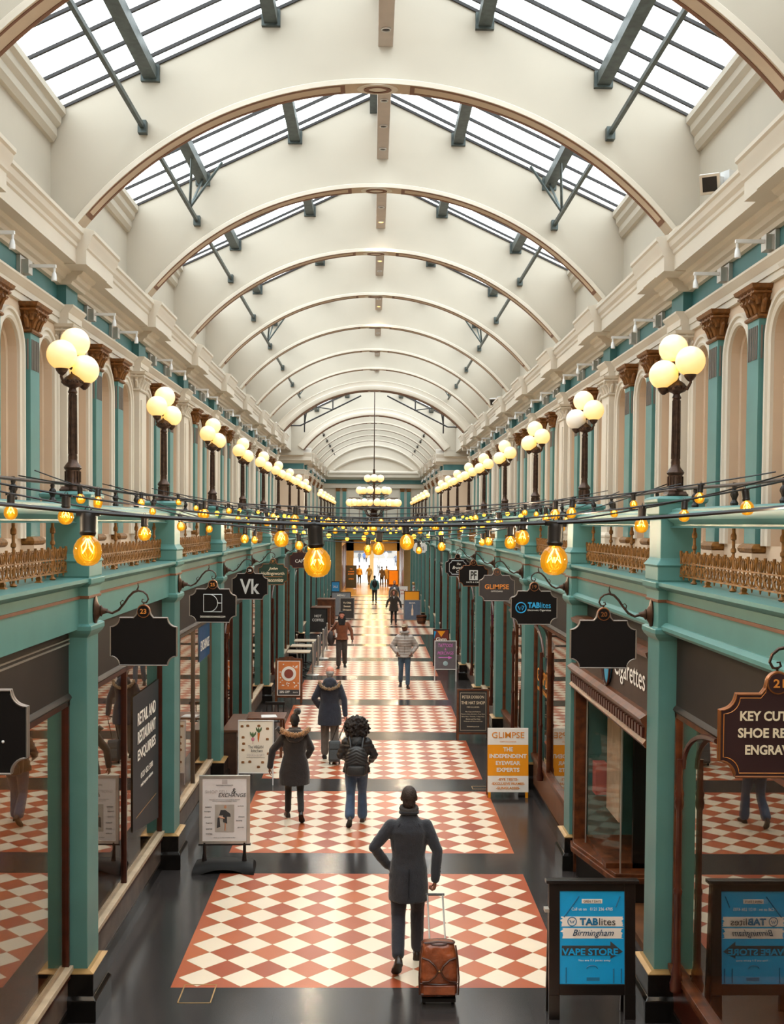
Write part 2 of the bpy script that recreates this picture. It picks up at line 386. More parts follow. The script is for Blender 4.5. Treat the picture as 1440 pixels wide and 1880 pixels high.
def pilaster(s, root_name, xf, w, mshaft, mcap, zc0, zc1, zb, flutes=None, cream_pier=False):
    r = struct(empty(root_name)); wx = NX+.02
    b = MB(); X0, X1 = xf, wx
    b.box(s*X0, s*X1, -w/2, w/2, zb, zc0)
    if cream_pier:   # raised inner panel
        b.box(s*(X0-.02), s*X0, -w/2+.10, w/2-.10, zb+.15, zc0-.14)
    b.build('shaft', mshaft, r)
    if flutes:
        b = MB(); n = 5
        for i in range(n):
            y = -w/2+.05+(w-.10)*i/(n-1); b.box(s*(X0-.008), s*(X0+.01), y-.016, y+.016, zc0-.42, zc0-.07)
        for i in range(3):
            xx = X0+.03+i*.035; b.box(s*(xx-.01), s*(xx+.01), -w/2-.008, w/2+.008, zc0-.42, zc0-.07)
        b.build('reeding', flutes, r)
    b = MB(); capital(b, s, xf, wx, w, zc0, zc1); b.build('capital', mcap, r, True)
    b = MB()
    b.loft([[(s*(X0-e), -w/2-e, z), (s*X1, -w/2-e, z), (s*X1, w/2+e, z), (s*(X0-e), w/2+e, z)] for e, z in
            [(.03, zb-.10), (.05, zb-.08), (.055, zb-.05), (.04, zb-.02), (.01, zb)]])
    b.build('base_moulding', cream if cream_pier else gilt, r, True)
    b = MB(); b.box(s*(X0-.05), s*X1, -w/2-.05, w/2+.05, 4.0, zb-.10); b.build('plinth', cream if cream_pier else creamw, r)
    return r
# cornice, frieze and architrave profiles (distance from the axis, height)
CORN = [(4.3,7.58),(4.04,7.58),(4.02,7.62),(3.975,7.64),(3.955,7.69),(3.91,7.71),(3.88,7.75),(3.74,7.75),(3.74,7.93),(3.72,7.95),(3.715,7.99),(3.68,8.03),(3.665,8.09),(3.64,8.11),(3.64,8.15),(3.80,8.19),(3.90,8.30),(4.3,8.41)]
ARCHI = [(4.3,7.06),(4.06,7.06),(4.06,7.14),(4.045,7.14),(4.045,7.21),(4.03,7.225),(4.0,7.27),(3.985,7.285),(3.985,7.31),(4.3,7.31)]
def run(name, prof, mat, s, ya, yb, dx=0, dep=0):
    b = MB(); b.prism([(s*(x+dx-(dep if x < 4.2 else 0)), z) for x, z in prof], 'y', ya, yb); return b.build(name, mat, None, True, ang=25)
NEAR = [(-1, -3.0), (8, 45.4)]
SECT = [(-7.0, 45.4, 0.0), (56.9, 77.2, -.45)]
KS = list(range(-3, 9))                              # piers of the near section
FARY = [57.9+j*P for j in range(5)]                  # piers of the far section
BIGM = {s: (wall_bay_mesh(s), archivolt_mesh(s)) for s in (-1, 1)}
def mobj(name, me, loc=(0, 0, 0), parent=None):
    o = bpy.data.objects.new(name, me); COL.objects.link(o); o.location = loc
    if parent: o.parent = parent
    return o
for s in (-1, 1):
    side = SIDE[s]
    bays = [(pier_y(k), 0.0) for k in range(-4, 8)]+[(y, -.45) for y in FARY[:-1]]
    for y, dx in bays:
        w = struct(mobj('wall_'+side, BIGM[s][0], (s*dx, y, 0))); mobj('arch_moulding', BIGM[s][1], (0, 0, 0), w)
    # last half bay of the far section: plain
    b = MB(); b.box(s*3.65, s*3.9, FARY[-1], 77.5, 4.0, 7.1); struct(b.build('wall_'+side, creamw))
    for (ya, yb, dx) in SECT:
        for nm, pf, mt in (('trim_cornice', CORN, cream), ('trim_architrave', ARCHI, cream)):
            struct(run(nm, pf, mt, s, ya, yb, dx))
        b = MB(); b.box(s*(4.10+dx), s*(4.3+dx), ya, yb, 7.28, 7.60); struct(b.build('trim_frieze', tealf))
    tp = None; cpier = None
    for y, dx in [(pier_y(k), 0.0) for k in range(-3, 9)]+[(v, -.45) for v in FARY]:
        b = MB(); b.prism([(s*(x-.13 if x < 4.2 else x), z-(.012 if z < 8 else -.004)) for x, z in [(4.3, 7.75)]+CORN[7:]], 'y', -.70, .70); b.prism([(s*(x-.14 if x < 4.2 else x), z-.008) for x, z in CORN[:8]+[(4.3, 7.755)]], 'y', -.33, .33)
        struct(b.build('trim_cornice_break', cream, None, True, ang=25)).location = (s*dx, y, 0)
        b = MB(); b.prism([(s*(x-.11 if x < 4.2 else x), z+(.005 if z > 7.2 else -.006)) for x, z in ARCHI], 'y', -.32, .32)
        struct(b.build('trim_architrave_break', cream, None, True, ang=25)).location = (s*dx, y, 0)
        b = MB(); b.box(s*3.98, s*4.2, -.27, .27, 7.29, 7.60); struct(b.build('trim_frieze_block', tealf)).location = (s*dx, y, 0)
        if cpier is None:
            cpier = pilaster(s, 'pilaster', NX-.13, .56, cream, cream, 6.74, 7.06, 4.42, cream_pier=True); o = cpier
        else: o = dup(cpier)
        o.location = (s*dx, y, 0)
    for y, dx in bays:
        for f in (.30+1.02+.17, .30+2.04+.34+.17):
            if tp is None:
                tp = pilaster(s, 'pilaster', NX-.10, .34, teal, capm, 6.72, 7.06, 4.36, flutes=flute); o = tp
            else: o = dup(tp)
            o.location = (s*dx, y+f, 0)
# ---- crossing walls
for s in (-1, 1):
    side = SIDE[s]
    b = MB(); b.box(s*5.3, s*5.5, 45.2, 57.2, 3.9, 9.9)
    b.box(s*4.12, s*5.5, 45.2, 45.5, 3.9, 8.3); b.box(s*3.62, s*5.5, 56.7, 57.0, 3.9, 8.3)
    struct(b.build('wall_crossing_'+side, creamw))
    for (ya, yb, sg) in ((45.5, 45.5, 1), (56.7, 56.7, -1)):
        pass
    b = MB(); b.box(s*3.62, s*5.5, 56.6, 56.7, 7.28, 7.60); b.box(s*5.2, s*5.3, 45.4, 56.8, 7.28, 7.6); struct(b.build('trim_crossing_frieze', tealf))
    b = MB(); pf = [(0, 7.06), (.06, 7.06), (.08, 7.2), (.12, 7.27), (.12, 7.31), (0, 7.31)]
    b.prism([(56.7-d, z) for d, z in pf], 'x', s*3.55, s*5.4)
    pf = [(0, 7.58), (.08, 7.60), (.2, 7.72), (.36, 7.75), (.36, 7.93), (.42, 8.03), (.46, 8.12), (.46, 8.15), (.2, 8.3), (0, 8.41)]
    b.prism([(56.7-d, z) for d, z in pf], 'x', s*3.22, s*5.4); b.prism([(s*(5.3-d), z) for d, z in pf], 'y', 45.4, 56.8)
    b.prism([(45.5+d, z) for d, z in pf], 'x', s*3.7, s*5.4)
    struct(b.build('trim_crossing_cornice', cream, None, True, ang=25))
# ---- roof: diaphragm walls with segmental arches
ZA, ZE, XE = 11.81, 9.84, 4.22
def arch_wall(y, th=.22, half=3.88, zf=8.41, zc=10.25, xw=XE, ring=.035, big=False, roofz=None):
    rise = zc-zf; R = (half*half+rise*rise)/(2*rise); c0 = zc-R; a0 = math.asin(half/R)
    root = struct(empty('ceiling_arch', (0, y, 0)))
    n = 48; b = MB()
    xs = [-xw]+[R*sin(-a0+2*a0*i/n) for i in range(n+1)]+[xw]
    zi = lambda x: c0+sqrt(max(0, R*R-x*x)) if abs(x) <= half+1e-6 else zf
    zr = lambda x: ZE+(ZA-ZE)*(1-abs(x)/XE)
    fr = []; bk = []
    for yy in (-th/2, th/2):
        b.loft([[(x, yy, zi(x)), (x, yy, max(zr(x), zi(x)+.02))] for x in xs], closed=False)
    b.loft([[(x, -th/2, zi(x)), (x, th/2, zi(x))] for x in xs], closed=False)
    b.box(-xw, -half, -th/2, th/2, 8.0, zf+.01); b.box(half, xw, -th/2, th/2, 8.0, zf+.01)
    b.build('diaphragm_wall', roofc, root, True, ang=25)
    def sweep(sec, A0, A1, m):
        q = MB(); q.loft([[((R+dr)*sin(A0+(A1-A0)*i/m), dy, c0+(R+dr)*cos(A0+(A1-A0)*i/m)) for dr, dy in sec] for i in range(m+1)]); return q
    w = ring; t = th/2
    q = sweep([(-.012, -t-.05), (.02, -t-.075), (w*.45, -t-.075), (w*.5, -t-.05), (w-.03, -t-.05), (w, -t-.07), (w+.02, -t-.03), (w+.02, -t+.02), (-.02, -t+.02)] if big else [(-.03, -t-.055), (-.03, -t-.062), (.03, -t-.062), (.04, -t-.05), (.04, -t+.02), (-.02, -t+.02)], -a0, a0, 64)
    q.build('archivolt', cream, root, True, ang=40)
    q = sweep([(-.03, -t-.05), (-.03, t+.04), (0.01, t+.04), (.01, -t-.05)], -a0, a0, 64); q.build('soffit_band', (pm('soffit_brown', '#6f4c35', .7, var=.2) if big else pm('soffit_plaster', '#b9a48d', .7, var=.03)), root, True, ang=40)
    g = .085 if not big else .05
    q = MB()
    for sg in (-1, 1):
        A0, A1 = sg*(g+.0), sg*(a0-.03)
        def sw(sec, X0=None, X1=None, m=30):
            a_, b_ = (A0 if X0 is None else X0), (A1 if X1 is None else X1)
            q.loft([[((R+dr)*sin(a_+(b_-a_)*i/m), dy, c0+(R+dr)*cos(a_+(b_-a_)*i/m)) for dr, dy in sec] for i in range(m+1)])
        sw([(-.036, t-.03), (-.036, t+.025), (-.028, t+.025), (-.028, t-.03)])
        sw([(-.036, -t-.03), (-.036, -t+.005), (-.028, -t+.005), (-.028, -t-.03)])
        for e in (A0, A1-sg*.012):
            sw([(-.036, -t-.02), (-.036, t+.025), (-.028, t+.025), (-.028, -t-.02)], e, e+sg*.012, 2)
    q.build('soffit_line', brown, root)
    # crown roundel
    q = MB(); m = 24
    def disc(r0, r1, z0, z1, ry=.8):
        rings = []
        for (r, z) in ((r0, z1), (r0, z0), (r1, z0), (r1, z1)):
            rings.append([(r*1.35*cos(2*pi*i/m), r*ry*sin(2*pi*i/m), z) for i in range(m)])
        q.loft(rings, loop=True)
    disc(.001, .20, zc-.045, zc-.03); q.build('crown_disc', cream, root, True)
    q = MB(); disc(.09, .135, zc-.055, zc-.046); q.build('crown_ring', brown, root, True)
    return root
for k in range(-3, 8): arch_wall(pier_y(k))
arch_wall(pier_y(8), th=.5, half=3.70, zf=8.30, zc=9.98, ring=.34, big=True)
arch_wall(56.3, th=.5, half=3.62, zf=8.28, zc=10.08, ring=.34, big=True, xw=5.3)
for y in (60.2, 64.5, 68.8, 73.1): arch_wall(y, half=3.5, zf=8.41, zc=10.07)
# clerestory walls, eaves moulding, glass roof, purlins, glazing bars
ROOFB = [(pier_y(k)+.11, pier_y(k+1)-.11, XE) for k in range(-3, 8)]+[(pier_y(8)+.25, 56.05, XE)]+[(56.55, 60.09, XE), (60.31, 64.39, XE), (64.61, 68.69, XE), (68.91, 72.99, XE), (73.2, 77.4, XE)]
zr = lambda x: ZE+(ZA-ZE)*(1-abs(x)/XE)
for s in (-1, 1):
    b = MB(); b.box(s*XE, s*(XE+.15), -7, 77.4, 8.2, ZE); struct(b.build('wall_clerestory_'+SIDE[s], roofc))
for i, (ya, yb, xe) in enumerate(ROOFB):
    root = struct(empty('window_roof_bay', (0, ya, 0))); L_ = yb-ya
    for s in (-1, 1):
        pf = [(4.22, 9.42), (4.17, 9.43), (4.15, 9.47), (4.13, 9.50), (4.13, 9.60), (4.08, 9.66), (4.07, 9.74), (4.02, 9.78), (4.02, 9.86), (4.22, 9.86)]
        b = MB(); b.prism([(s*x, z) for x, z in pf], 'y', 0.02, L_-.02); b.build('eaves_moulding', roofc, root, True, ang=25)
        b = MB(); b.add([(0, 0, ZA), (s*xe, 0, zr(xe)), (s*xe, L_, zr(xe)), (0, L_, ZA)], [(0, 1, 2, 3)]); b.build('glass', glasst, root)
        b = MB()
        for xx, dz in ((2.93, 0), (1.38, 0)):
            b.box(s*(xx-.085), s*(xx+.085), -.03, L_+.03, zr(xx)-.20, zr(xx)-.04)
            b.box(s*(xx-.12), s*(xx+.12), -.03, .06, zr(xx)-.23, zr(xx)-.02); b.box(s*(xx-.12), s*(xx+.12), L_-.06, L_+.03, zr(xx)-.23, zr(xx)-.02)
        b.build('purlin', steel, root)
        n = int((L_-.3)/.6)
        for j in range(n+1):
            y = L_-.24-.6*j; b = MB()
            b.prism([(s*.05, ZA-.06), (s*xe, zr(xe)-.04), (s*xe, zr(xe)+.0), (s*.05, ZA-.01)], 'y', y-.019, y+.019)
            b.build('glazing_bar', darkmetal, root)
        b = MB()
        for y in (.012, L_-.012): b.prism([(s*.05, ZA-.075), (s*xe, zr(xe)-.055), (s*xe, zr(xe)-.02), (s*.05, ZA-.03)], 'y', y-.012, y+.012)
        b.build('flashing', darkmetal, root)
    b = MB(); b.box(-.12, .12, -.02, L_+.02, ZA-.34, ZA-.02); b.build('ridge_beam', steel, root)
# boxed ridge beam with downlights
for i, (ya, yb, xe) in enumerate(ROOFB):
    if 45 < ya < 56 or ya < -2: continue
    root = struct(empty('ceiling_light_beam', (.10, ya, 0))); L_ = yb-ya
    b = MB(); b.box(-.098, .098, 0, L_, 10.71, 11.35); b.build('beam_casing', beamm, root, bevel=.008)
    for j in range(4):
        y = L_*(j+.5)/4; lit = (2 <= i <= 10) and (i, j) in {(5, 3), (5, 1), (6, 2), (7, 0), (7, 3), (9, 1), (10, 2)}
        b = MB(); b.lathe([(.045, 0), (.062, 0), (.062, -.018), (.05, -.02), (.045, 0)], 0, y, 16, 10.712); b.build('downlight_rim', alu, root, True)
        b = MB(); b.lathe([(.001, -.006), (.046, -.006), (.046, .0), (.001, 0)], 0, y, 16, 10.712)
        lo = b.build('downlight_lens', warmspot if lit else darkmetal, root)
        if lit:
            l = bpy.data.lights.new('downlight', 'SPOT'); l.energy = 60; l.color = (1, .62, .25); l.spot_size = rad(110); l.shadow_soft_size = .05
            lo2 = bpy.data.objects.new('downlight', l); lo2.location = (0, y, 10.68); COL.objects.link(lo2); lo2.parent = root
# tie rods and struts
for i, (ya, yb, xe) in enumerate(ROOFB):
    if ya > 44: 
        if ya > 56:
            root = struct(empty('ceiling_tie', (0, ya, 0)))
            for s in (-1, 1):
                b = MB(); b.tube([(s*2.75, 0, 9.35), (s*2.75, yb-ya, 9.35)], .025); b.box(s*2.70, s*2.80, yb-ya-.06, yb-ya, 9.28, 9.42); b.build('tie_rod', darkmetal, root)
        continue
    root = struct(empty('ceiling_tie', (0, ya, 0))); L_ = yb-ya
    braced = i in (4, 7, 10)
    for s in (-1, 1):
        b = MB(); b.box(s*3.00, s*3.05, 0, L_, 9.60, 9.66); b.box(s*2.97, s*3.08, L_-.10, L_, 9.54, 9.70); b.box(s*2.97, s*3.08, 0, .1, 9.54, 9.70)
        b.build('tie_rod', steel, root)
        if braced:
            b = MB(); zt = zr(2.93)-.18
            for yy in (.8, L_-.8):
                for d in (-.55, .0, .55):
                    b.tube([(s*3.02, yy, 9.63), (s*(2.9 if d else 2.5), yy+d, zt+(0.1 if not d else 0))], .022, n=6)
            b.build('brace', steel, root)
# crossing trusses
root = struct(empty('ceiling_truss', (0, 50.4, 0)))
for s in (-1, 1):
    b = MB(); b.tube([(s*3.4, 0, 9.0), (s*.6, 0, 10.4)], .035); b.tube([(s*3.4, 0, 9.0), (s*3.9, 0, 9.0)], .03)
    b.tube([(s*1.9, 0, 9.75), (s*1.9, 0, 10.6)], .03); b.tube([(s*3.2, 0, 9.1), (s*3.2, 0, 10.3)], .03); b.tube([(s*3.2, 0, 9.1), (s*3.0, 0, 10.3)], .03)
    b.tube([(s*1.9, 0, 9.75), (s*2.9, 0, 9.9)], .025); b.tube([(s*3.2, 0, 9.1), (s*3.2, 0, 8.7)], .03); b.build('truss_bar', darkmetal, root)
# crossing side roof strips
b = MB()
for s in (-1, 1): b.box(s*4.2, s*5.5, 45.1, 56.9, 9.8, 9.95)
struct(b.build('ceiling_crossing_edge', cream))
# ---- end wall
b = MB()
b.box(-4.3, 4.3, 77.3, 77.6, 3.3, 11.9)
struct(b.build('wall_end', cream))
root = struct(empty('trim_end_wall', (0, 77.3, 0)))
b = MB(); b.prism([(-d, z) for d, z in [(0, 7.58), (.08, 7.60), (.2, 7.72), (.36, 7.75), (.36, 7.93), (.42, 8.03), (.42, 8.12), (.1, 8.2), (0, 8.25)]], 'x', -3.5, 3.5)
b.prism([(-d, z) for d, z in [(0, 7.0), (.1, 7.0), (.12, 7.25), (.16, 7.31), (0, 7.31)]], 'x', -3.6, 3.6); b.build('cornice', cream, root, True, ang=25)
b = MB(); b.box(-3.65, 3.65, -.06, 0, 7.31, 7.60); b.build('frieze', tealf, root)
def seg_arch(half, zf, zc, dr, y0, y1, name, mat, root):
    rise = zc-zf; R = (half*half+rise*rise)/(2*rise); c0 = zc-R; a0 = math.asin(half/R); b = MB()
    b.loft([[((R+d)*sin(-a0+2*a0*i/40), yy, c0+(R+d)*cos(-a0+2*a0*i/40)) for d, yy in ((0, y0), (dr*.5, y0-.03), (dr, y0), (dr, y1), (0, y1))] for i in range(41)])
    return b.build(name, mat, root, True, ang=40)
seg_arch(2.75, 8.22, 9.15, .16, -.14, 0, 'lunette_moulding', cream, root)
seg_arch(3.35, 8.3, 9.95, .12, -.10, 0, 'vault_moulding', cream, root)
b = MB()
for x in (-2.5, -2.05, -.62, .0, .62, 2.05, 2.5):
    if x == 0: continue
    b.box(x-.13, x+.13, -.12, 0, 3.9, 6.75)
b.build('pilaster_shaft', teal, root)
b = MB()
for x in (-2.5, -2.05, 2.05, 2.5): b.rbox(x-.13, x+.13, -.12, 0, [(0, 6.75), (.02, 6.8), (.03, 6.95), (.07, 7.0)])
b.build('pilaster_capital', capm, root)
b = MB()
for x0, x1 in ((-1.72, -.95), (.95, 1.72)):
    for (a_, b_, c_, d_) in ((x0, x1, 6.3, 6.33), (x0, x0+.03, 4.3, 6.3), (x1-.03, x1, 4.3, 6.3)): b.box(a_, b_, -.03, 0, c_, d_)
b.build('panel_line', brown, root)
# bridge gallery at the end and low passage beyond
b = MB(); b.box(-4, 4, 75.2, 77.6, 3.55, 3.75); b.box(-4, 4, 75.0, 75.25, 3.4, 4.0); struct(b.build('trim_bridge', teal))
b = MB(); b.box(-4, 4, 74.9, 75.0, 3.9, 4.0); b.box(-4, 4, 74.95, 75.0, 3.4, 3.48); struct(b.build('trim_bridge_lip', teal))
tag(MB().box(-4.0, 4.0, 74.98, 75.02, 4.80, 4.85).box(-4.0, 4.0, 74.99, 75.01, 4.1, 4.13).build('bridge_railing_tmp', darkmetal), 'x', 'railing')
_rt = bpy.data.objects['bridge_railing_tmp']; bpy.data.objects.remove(_rt)
rr = tag(empty('bridge_railing', (0, 75.0, 4.0)), 'dark metal railing across the footbridge below the far end wall', 'railing')
MB().box(-2.7, 2.7, -.02, .02, .82, .87).build('handrail', darkmetal, rr)
for x in [-2.6+i*1.04 for i in range(6)]: MB().box(x-.015, x+.015, -.015, .015, 0, .84).build('post', darkmetal, rr)
warmwall = pm('passage_paint', '#a58a5c', .6, var=.05)
b = MB()
for s in (-1, 1):
    b.box(s*2.45, s*2.65, 77, 101, -1.2, 3.35); b.box(s*2.2, s*4, 76.9, 77.3, -1, 3.35)
b.box(-2.65, 2.65, 77, 101, 3.3, 3.45)
b.box(-2.65, -1.75, 99.6, 99.9, -1.2, 3.1); b.box(2.2, 2.65, 99.6, 99.9, -1.2, 3.1); b.box(-2.65, 2.65, 99.6, 99.9, 2.0, 3.35)
struct(b.build('wall_passage', warmwall))
b = MB()
for s in (-1, 1):
    for i in range(7): b.box(s*2.38, s*2.45, 78+i*3, 79.2+i*3, -.9, 2.7)
struct(b.build('trim_passage_panels', dwood))
struct(MB().box(-.28, .10, 99.5, 99.7, -1, 2.05).build('door_jamb', white))
for i in range(4):
    o = struct(MB().box(-.9, .9, 0, .5, 0, .03).build('ceiling_light_panel', emitter('warm_light_panel', '#ffc040', 3.0))); o.location = (.2, 79+i*5.5, 3.26)
    area('passage_lamp', (.2, 79.3+i*5.5, 3.2), (0, 0, 0), 1.8, .6, 170, (1, .74, .34))
# street beyond
ground_strip('ground_street', pm('street_paving', '#d9d6d0', .7, var=.05), -60, 60, [100.9, 130, 170, 230])
b = MB(); b.box(-40, 40, 196, 200, -3, 14); st = struct(b.build('exterior_facade', pm('far_facade', '#8e8880', .8, var=.1, scale=.3)))
b = MB()
for i in range(16):
    for j in range(3): b.box(-38+i*4.8, -35+i*4.8, 195.9, 196.1, -.8+j*4, 1.8+j*4)
o = b.build('facade_window', pm('far_window_dark', '#3b3a3c', .3), st)
# wall behind the camera
struct(MB().box(-5.4, 5.4, -6.4, -6.1, -.2, 12).build('wall_back', creamw))
# ---- lower storey: piers, frieze, gallery floor
def pier(s, drop=0.0):
    r = struct(empty('column')); x0, x1, y0, y1 = 2.60, 2.97, -.20, .20
    def rb(b, lv, a=x0, c=x1): b.loft([[(s*(a-e), y0-e, z), (s*(c+e), y0-e, z), (s*(c+e), y1+e, z), (s*(a-e), y1+e, z)] for e, z in lv]); return b
    b = MB(); rb(b, [(0, .44-drop), (0, 3.5)]); rb(b, [(0, 3.49), (.035, 3.53), (.05, 3.56), (.05, 3.60), (.02, 3.615), (.015, 3.97)])
    rb(b, [(.015, 3.95), (.05, 3.98), (.055, 4.03), (.02, 4.035), (.03, 4.05), (.03, 4.17), (.045, 4.185), (.01, 4.23), (0, 4.25), (0, 4.6)], 2.60)
    rb(b, [(0, 4.6), (.0, 4.63), (.025, 4.65), (.025, 4.745), (.045, 4.76), (.05, 4.79), (.0, 4.815)])
    b.build('shaft', teal, r, bevel=.006)
    b = MB(); rb(b, [(.021, 3.845), (.024, 3.85), (.024, 3.868), (.021, 3.872)]); b.build('gilt_line', brown, r)
    b = MB(); rb(b, [(.07, .22-drop), (.07, .435-drop)]); rb(b, [(.10, -.05-drop), (.10, .20-drop), (.07, .235-drop)]); b.build('plinth', blackstone, r, bevel=.006)
    b = MB(); rb(b, [(.071, .432-drop), (.072, .44-drop), (.03, .456-drop), (.0, .46-drop)]); b.build('plinth_trim', goldtrim, r)
    return r
ALLP = [(pier_y(k), 0) for k in range(-2, 9)]+[(49.3, 0), (53.6, 0)]+[(y, 0) for y in FARY]
for s in (-1, 1):
    p0 = pier(s); first = True; p1 = None
    for y, _ in ALLP:
        if y > 44:
            if p1 is None: p1 = pier(s, .65); o = p1
            else: o = dup(p1)
        elif first: o = p0; first = False
        else: o = dup(p0)
        o.location = (0, y, 0)
    ya, yb = -6, 77
    b = MB(); b.box(s*2.67, s*3.0, ya, yb, 3.57, 3.97); struct(b.build('trim_frieze_lower', teal))
    b = MB(); b.prism([(s*x, z) for x, z in [(2.66, 3.95), (2.60, 3.98), (2.57, 4.0), (2.57, 4.03), (2.66, 4.035), (3.1, 4.035), (3.1, 3.95)]], 'y', ya, yb)
    if s > 0: b.prism([(s*x, z) for x, z in [(2.70, 3.56), (2.64, 3.57), (2.61, 3.60), (2.61, 3.63), (2.65, 3.66), (2.70, 3.66)]], 'y', ya, yb)
    struct(b.build('trim_lip_lower', teal, None, True, ang=30))
    struct(MB().box(s*2.655, s*2.675, ya, yb, 3.845, 3.87).build('trim_gilt_line', brown))
    struct(MB().box(s*3.05, s*5.5, ya, yb, 3.88, 4.0).build('floor_gallery', pm('gallery_paving', '#a39a90', .7)))
    struct(MB().box(s*5.35, s*5.5, ya, yb, -1, 3.9).build('wall_shops_'+SIDE[s], shop_in))
# ---- galleries: balustrade per bay
def balustrade(s, L_):
    r = empty('balustrade'); x = 2.78
    b = MB(); b.prism([(s*X, z) for X, z in [(x-.10, 4.53), (x-.06, 4.545), (x-.06, 4.56), (x-.12, 4.60), (x-.13, 4.63), (x-.13, 4.655), (x-.09, 4.67), (x-.09, 4.69), (x-.05, 4.705), (x+.10, 4.705), (x+.12, 4.6), (x+.1, 4.53)]], 'y', .20, L_-.20)
    b.build('rail_beam', teal, r, True, ang=30)
    b = MB(); b.tube([(s*(x+.0), .10+(L_-.2)*i/8, 4.885-.02*sin(pi*i/8)) for i in range(9)], .021, n=8, flat=.7); b.build('handrail', bronze, r, True)
    nb = 4
    for i in range(nb):
        y = L_*(i+.62)/(nb+.24)
        b = MB(); b.lathe([(.028, 0), (.034, .02), (.018, .045), (.022, .06), (.034, .085), (.03, .105), (.015, .125), (.02, .145), (.014, .165), (.014, .18)], s*x, y, 8, 4.705)
        b.build('baluster', darkmetal, r, True)
        b = MB(); b.lathe([(.02, .0), (.032, .01), (.012, .03), (.012, .30), (.022, .31), (.022, .33), (.013, .345), (.013, .40), (.024, .41), (.024, .44), (.014, .46), (.014, .50)], s*x, y, 8, 4.035)
        b.build('post', gilt, r, True)
    # cresting of scrolled gilt ironwork (one repeating motif)
    b = MB(); n = 22; dl = (L_-.46)/n; z0 = 4.085
    b.box(s*(x-.012), s*(x+.012), .22, L_-.22, z0, z0+.014); b.box(s*(x-.008), s*(x+.008), .22, L_-.22, z0+.118, z0+.13)
    for i in range(n):
        y = .23+dl*(i+.5)
        for sg in (-1, 1):
            b.tube([(s*x, y+sg*dl*u, z0+v) for u, v in ((.06, .01), (.40, .035), (.46, .07), (.30, .10), (.12, .085), (.16, .055))], [.009, .009, .009, .008, .007, .006], n=5)
            b.tube([(s*x, y+sg*dl*u, z0+v) for u, v in ((.04, .115), (.24, .15), (.28, .19), (.14, .215), (.03, .20))], [.007, .008, .008, .007, .006], n=5)
        b.tube([(s*x, y, z0-.03), (s*x, y, z0), (s*x, y, z0+.12), (s*x, y, z0+.2)], [.004, .010, .007, .007], n=5)
        b.tube([(s*x, y+dl*.5, z0+.02), (s*x, y+dl*.5, z0+.16), (s*x, y+dl*.5, z0+.20), (s*x, y+dl*.5, z0+.235)], [.008, .007, .015, .012], n=5)
        if i % 5 == 2: b.rbox(s*x-.022, s*x+.022, y-.022, y+.022, [(.01, 4.035), (-.005, 4.05), (0, 4.07), (-.01, 4.085)])
    b.build('cresting', gilt, r, True)
    return r
for s in (-1, 1):
    b0 = balustrade(s, P); c = 0
    for k, y in [(k, pier_y(k)) for k in range(-1, 8)]+[(20+j, y) for j, y in enumerate(FARY[:-1])]:
        o = b0 if c == 0 else dup(b0)
        o.location = (0, y, 0)
        nm = ORD[c]
        tag(o, ('bronze rail with gilt ironwork cresting along the %s-hand gallery, %s bay from the camera' % (SIDE[s], nm)), 'balustrade', 'gallery balustrades'); c += 1
    for (y, L_) in ((pier_y(8), P), (49.3, 4.3), (53.6, 4.3)):
        o = dup(b0); o.location = (0, y, 0); tag(o, 'bronze and gilt gallery rail on the %s of the crossing, %s stretch of three' % (SIDE[s], {44.882: 'nearest', 49.3: 'middle', 53.6: 'farthest'}.get(round(y, 3), 'nearest')), 'balustrade', 'gallery balustrades')
